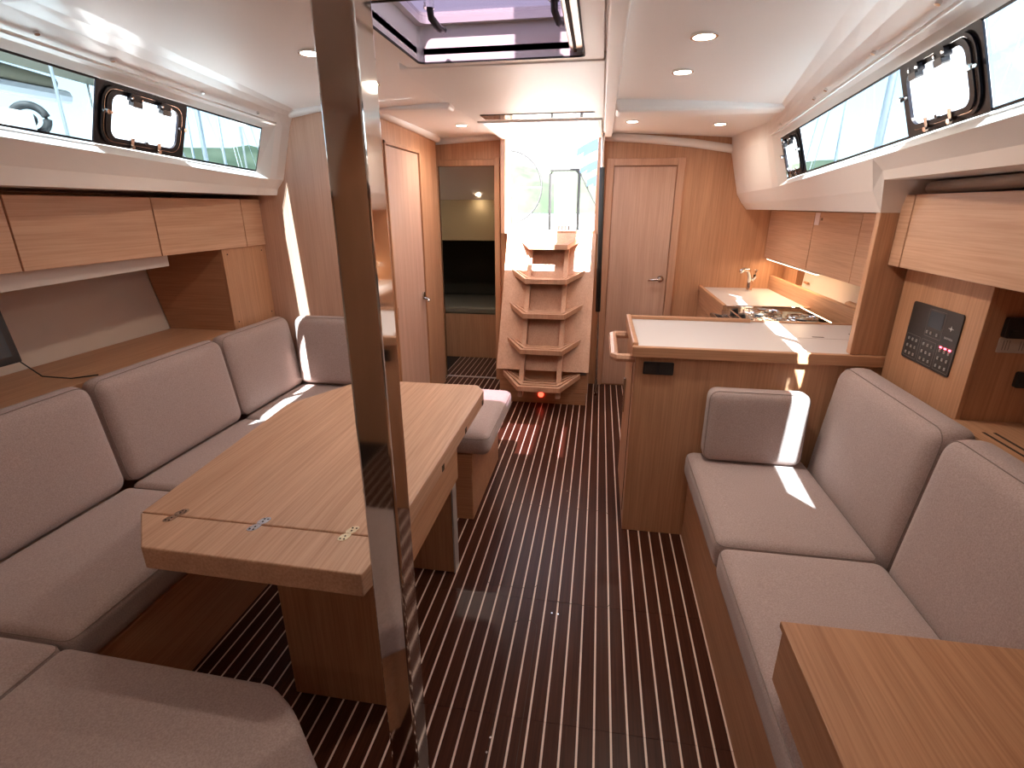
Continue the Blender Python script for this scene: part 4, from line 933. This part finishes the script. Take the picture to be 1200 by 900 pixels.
# water and far shore
bm = new(); quad(bm, (-400, -400, -.35), (400, -400, -.35), (400, 400, -.35), (-400, 400, -.35)); struct(obj('ground_water', bm, 'water', origin=(0, 0, -.35)), 'harbour water round the boat', 'water')
bm = new(); prev = None; n = 240
for k in range(n+1):
    a = 2*PI*k/n; r = 170; hgt = 15.5+1.8*math.sin(3*a+1)+1.2*math.sin(7*a)+.9*math.sin(17*a+2)+random.uniform(-.7, .7)
    cur = [bm.verts.new((r*math.cos(a), r*math.sin(a), -.4)), bm.verts.new((r*1.02*math.cos(a), r*1.02*math.sin(a), hgt*.6)), bm.verts.new((r*1.10*math.cos(a), r*1.10*math.sin(a), hgt))]
    if prev: bm.faces.new((prev[0], cur[0], cur[1], prev[1])); bm.faces.new((prev[1], cur[1], cur[2], prev[2]))
    prev = cur
struct(obj('ground_shore', bm, 'hill_green', origin=(0, 0, -.35), smooth=True), 'wooded shore round the harbour', 'hill')
def yacht(x, y, rz, label, L=10, hullm='hull_white', mast=13, canopy=None, z=-.35, fb=1.3, cover='canvas_blue', wheel=None):
    t = thing('sailing_yacht', label, 'boat', (x, y, z), 'yachts moored around'); t.rotation_euler = (0, 0, rz)
    o0 = Vector((x, y, z)); sec = []
    bm = new()
    for f, w_ in ((-.5, .30), (-.3, .36), (0, .38), (.25, .30), (.42, .14), (.5, .01)):
        hb = L*w_/2; sec.append([bm.verts.new(o0+Vector((s*hb*k, f*L, zz))) for s, k, zz in ((-1, 1, fb), (-1, .85, .3), (-1, .5, -.2), (1, .5, -.2), (1, .85, .3), (1, 1, fb))])
    for i in range(len(sec)-1):
        for j in range(6): bm.faces.new((sec[i][j], sec[i][(j+1) % 6], sec[i+1][(j+1) % 6], sec[i+1][j]))
    bm.faces.new(sec[0]); bm.faces.new(sec[-1][::-1])
    obj('hull', bm, hullm, t)
    bm = new(); w_ = L*.12; hexa(bm, [o0+Vector(p) for p in ((-w_, -L*.22, fb-.05), (w_, -L*.22, fb-.05), (w_*.7, L*.22, fb-.05), (-w_*.7, L*.22, fb-.05), (-w_*.85, -L*.2, fb+.5), (w_*.85, -L*.2, fb+.5), (w_*.5, L*.18, fb+.25), (-w_*.5, L*.18, fb+.25))], .05)
    cbn = obj('cabin', bm, 'hull_white', t)
    for s in (-1, 1):
        bm = new(); hexa(bm, [o0+Vector(p) for p in ((s*w_*.90, -L*.15, fb+.15), (s*w_*.96, -L*.15, fb+.15), (s*w_*.82, L*.08, fb+.15), (s*w_*.76, L*.08, fb+.15), (s*w_*.86, -L*.15, fb+.38), (s*w_*.92, -L*.15, fb+.38), (s*w_*.78, L*.08, fb+.30), (s*w_*.72, L*.08, fb+.30))]); obj('cabin_window', bm, 'black_frame', cbn)
    bm = new(); tube(bm, [o0+Vector((0, L*.08, fb)), o0+Vector((0, L*.07, mast))], [.09, .06], 8); obj('mast', bm, 'mast_alu', t, smooth=True)
    bm = new(); tube(bm, [o0+Vector((0, L*.07, fb+1.2)), o0+Vector((0, -L*.33, fb+1.3))], .07, 8); obj('boom', bm, 'mast_alu', t)
    bm = new(); tube(bm, [o0+Vector((0, L*.05, fb+1.42)), o0+Vector((0, -L*.15, fb+1.46)), o0+Vector((0, -L*.32, fb+1.42))], [.17, .14, .06], 8); obj('sail_cover', bm, cover, t, smooth=True)
    for p0, p1 in (((0, L*.07, mast-.2), (0, L*.49, fb)), ((0, L*.07, mast-.2), (0, -L*.49, fb)), ((0, L*.075, mast-1), (L*.17, L*.05, fb)), ((0, L*.075, mast-1), (-L*.17, L*.05, fb))):
        bm = new(); tube(bm, [o0+Vector(p0), o0+Vector(p1)], .014, 4); obj('stay', bm, 'mast_alu', t)
    bm = new(); tube(bm, [o0+Vector((-.7, L*.075, mast*.6)), o0+Vector((.7, L*.075, mast*.6))], .03, 6); obj('spreader', bm, 'mast_alu', t)
    if canopy:
        bm = new(); hexa(bm, [o0+Vector(p) for p in ((-1.2, -L*.46, fb+1.75), (1.2, -L*.46, fb+1.75), (1.2, -L*.22, fb+1.85), (-1.2, -L*.22, fb+1.85), (-1.1, -L*.46, fb+1.82), (1.1, -L*.46, fb+1.82), (1.1, -L*.22, fb+1.92), (-1.1, -L*.22, fb+1.92))], .02); obj('bimini', bm, canopy, t)
        for s in (-1.15, 1.15):
            for f in (-.44, -.24):
                bm = new(); tube(bm, [o0+Vector((s, f*L, fb)), o0+Vector((s, f*L, fb+1.8))], .015, 6); obj('bimini_pole', bm, 'steel', t)
    if wheel:
        c = Vector(wheel); bm = new(); tube(bm, [c+Vector((.12*math.cos(2*PI*k/24), .06*math.cos(2*PI*k/24), .12*math.sin(2*PI*k/24))) for k in range(24)], .035, 8, closed=True); wo_ = obj('helm_wheel', bm, 'black_rubber', t, smooth=True)
        bm = new(); cyl(bm, c+Vector((0, -.03, 0)), (0, 1, 0), .05, .06, 14); obj('helm_hub', bm, 'black_rubber', wo_)
        bm = new(); box(bm, c+Vector((-.12, .05, -.75)), c+Vector((.12, .3, .05)), .02); obj('helm_pedestal', bm, 'hull_white', t)
        bm = new(); tube(bm, [c+Vector((.25, .55, -.7)), c+Vector((.25, .55, 1.6))], .05, 8); obj('backstay_post', bm, 'hull_white', t, smooth=True)
    return t
yacht(-6.2, 1.5, PI, 'white yacht with tan canopy moored close by on the port side', 13, canopy='canvas_tan', fb=1.75, mast=16, cover='canvas_tan', wheel=(-7.15, -1.47, 2.26))
yacht(-15.6, 19, .0, 'white yacht with blue sail cover beyond the close one to port', 11, mast=15)
yacht(-22.9, 30, .0, 'white yacht moored far off the port side towards the trees', 10, mast=13)
yacht(-30, 36, -.1, 'dark blue yacht moored far off the port side', 11, 'hull_blue', mast=14)
yacht(-17, 36, .05, 'white yacht among the far masts to port', 10, mast=13)
yacht(5.9, 12.5, 0, 'white yacht moored close by on the starboard side', 12, fb=1.3, mast=15)
yacht(13.5, 20, .05, 'white yacht with tall mast beyond the close one to starboard', 11, mast=15)
yacht(20, 30, .1, 'dark blue yacht far off the starboard side', 11, 'hull_blue', mast=15)
yacht(12.8, 33, 0, 'white yacht far off the starboard side', 10, mast=14)
yacht(6.6, -2.2, 0, 'white yacht with grey canopy alongside to starboard', 12, canopy='canvas_grey', fb=1.6, mast=16)
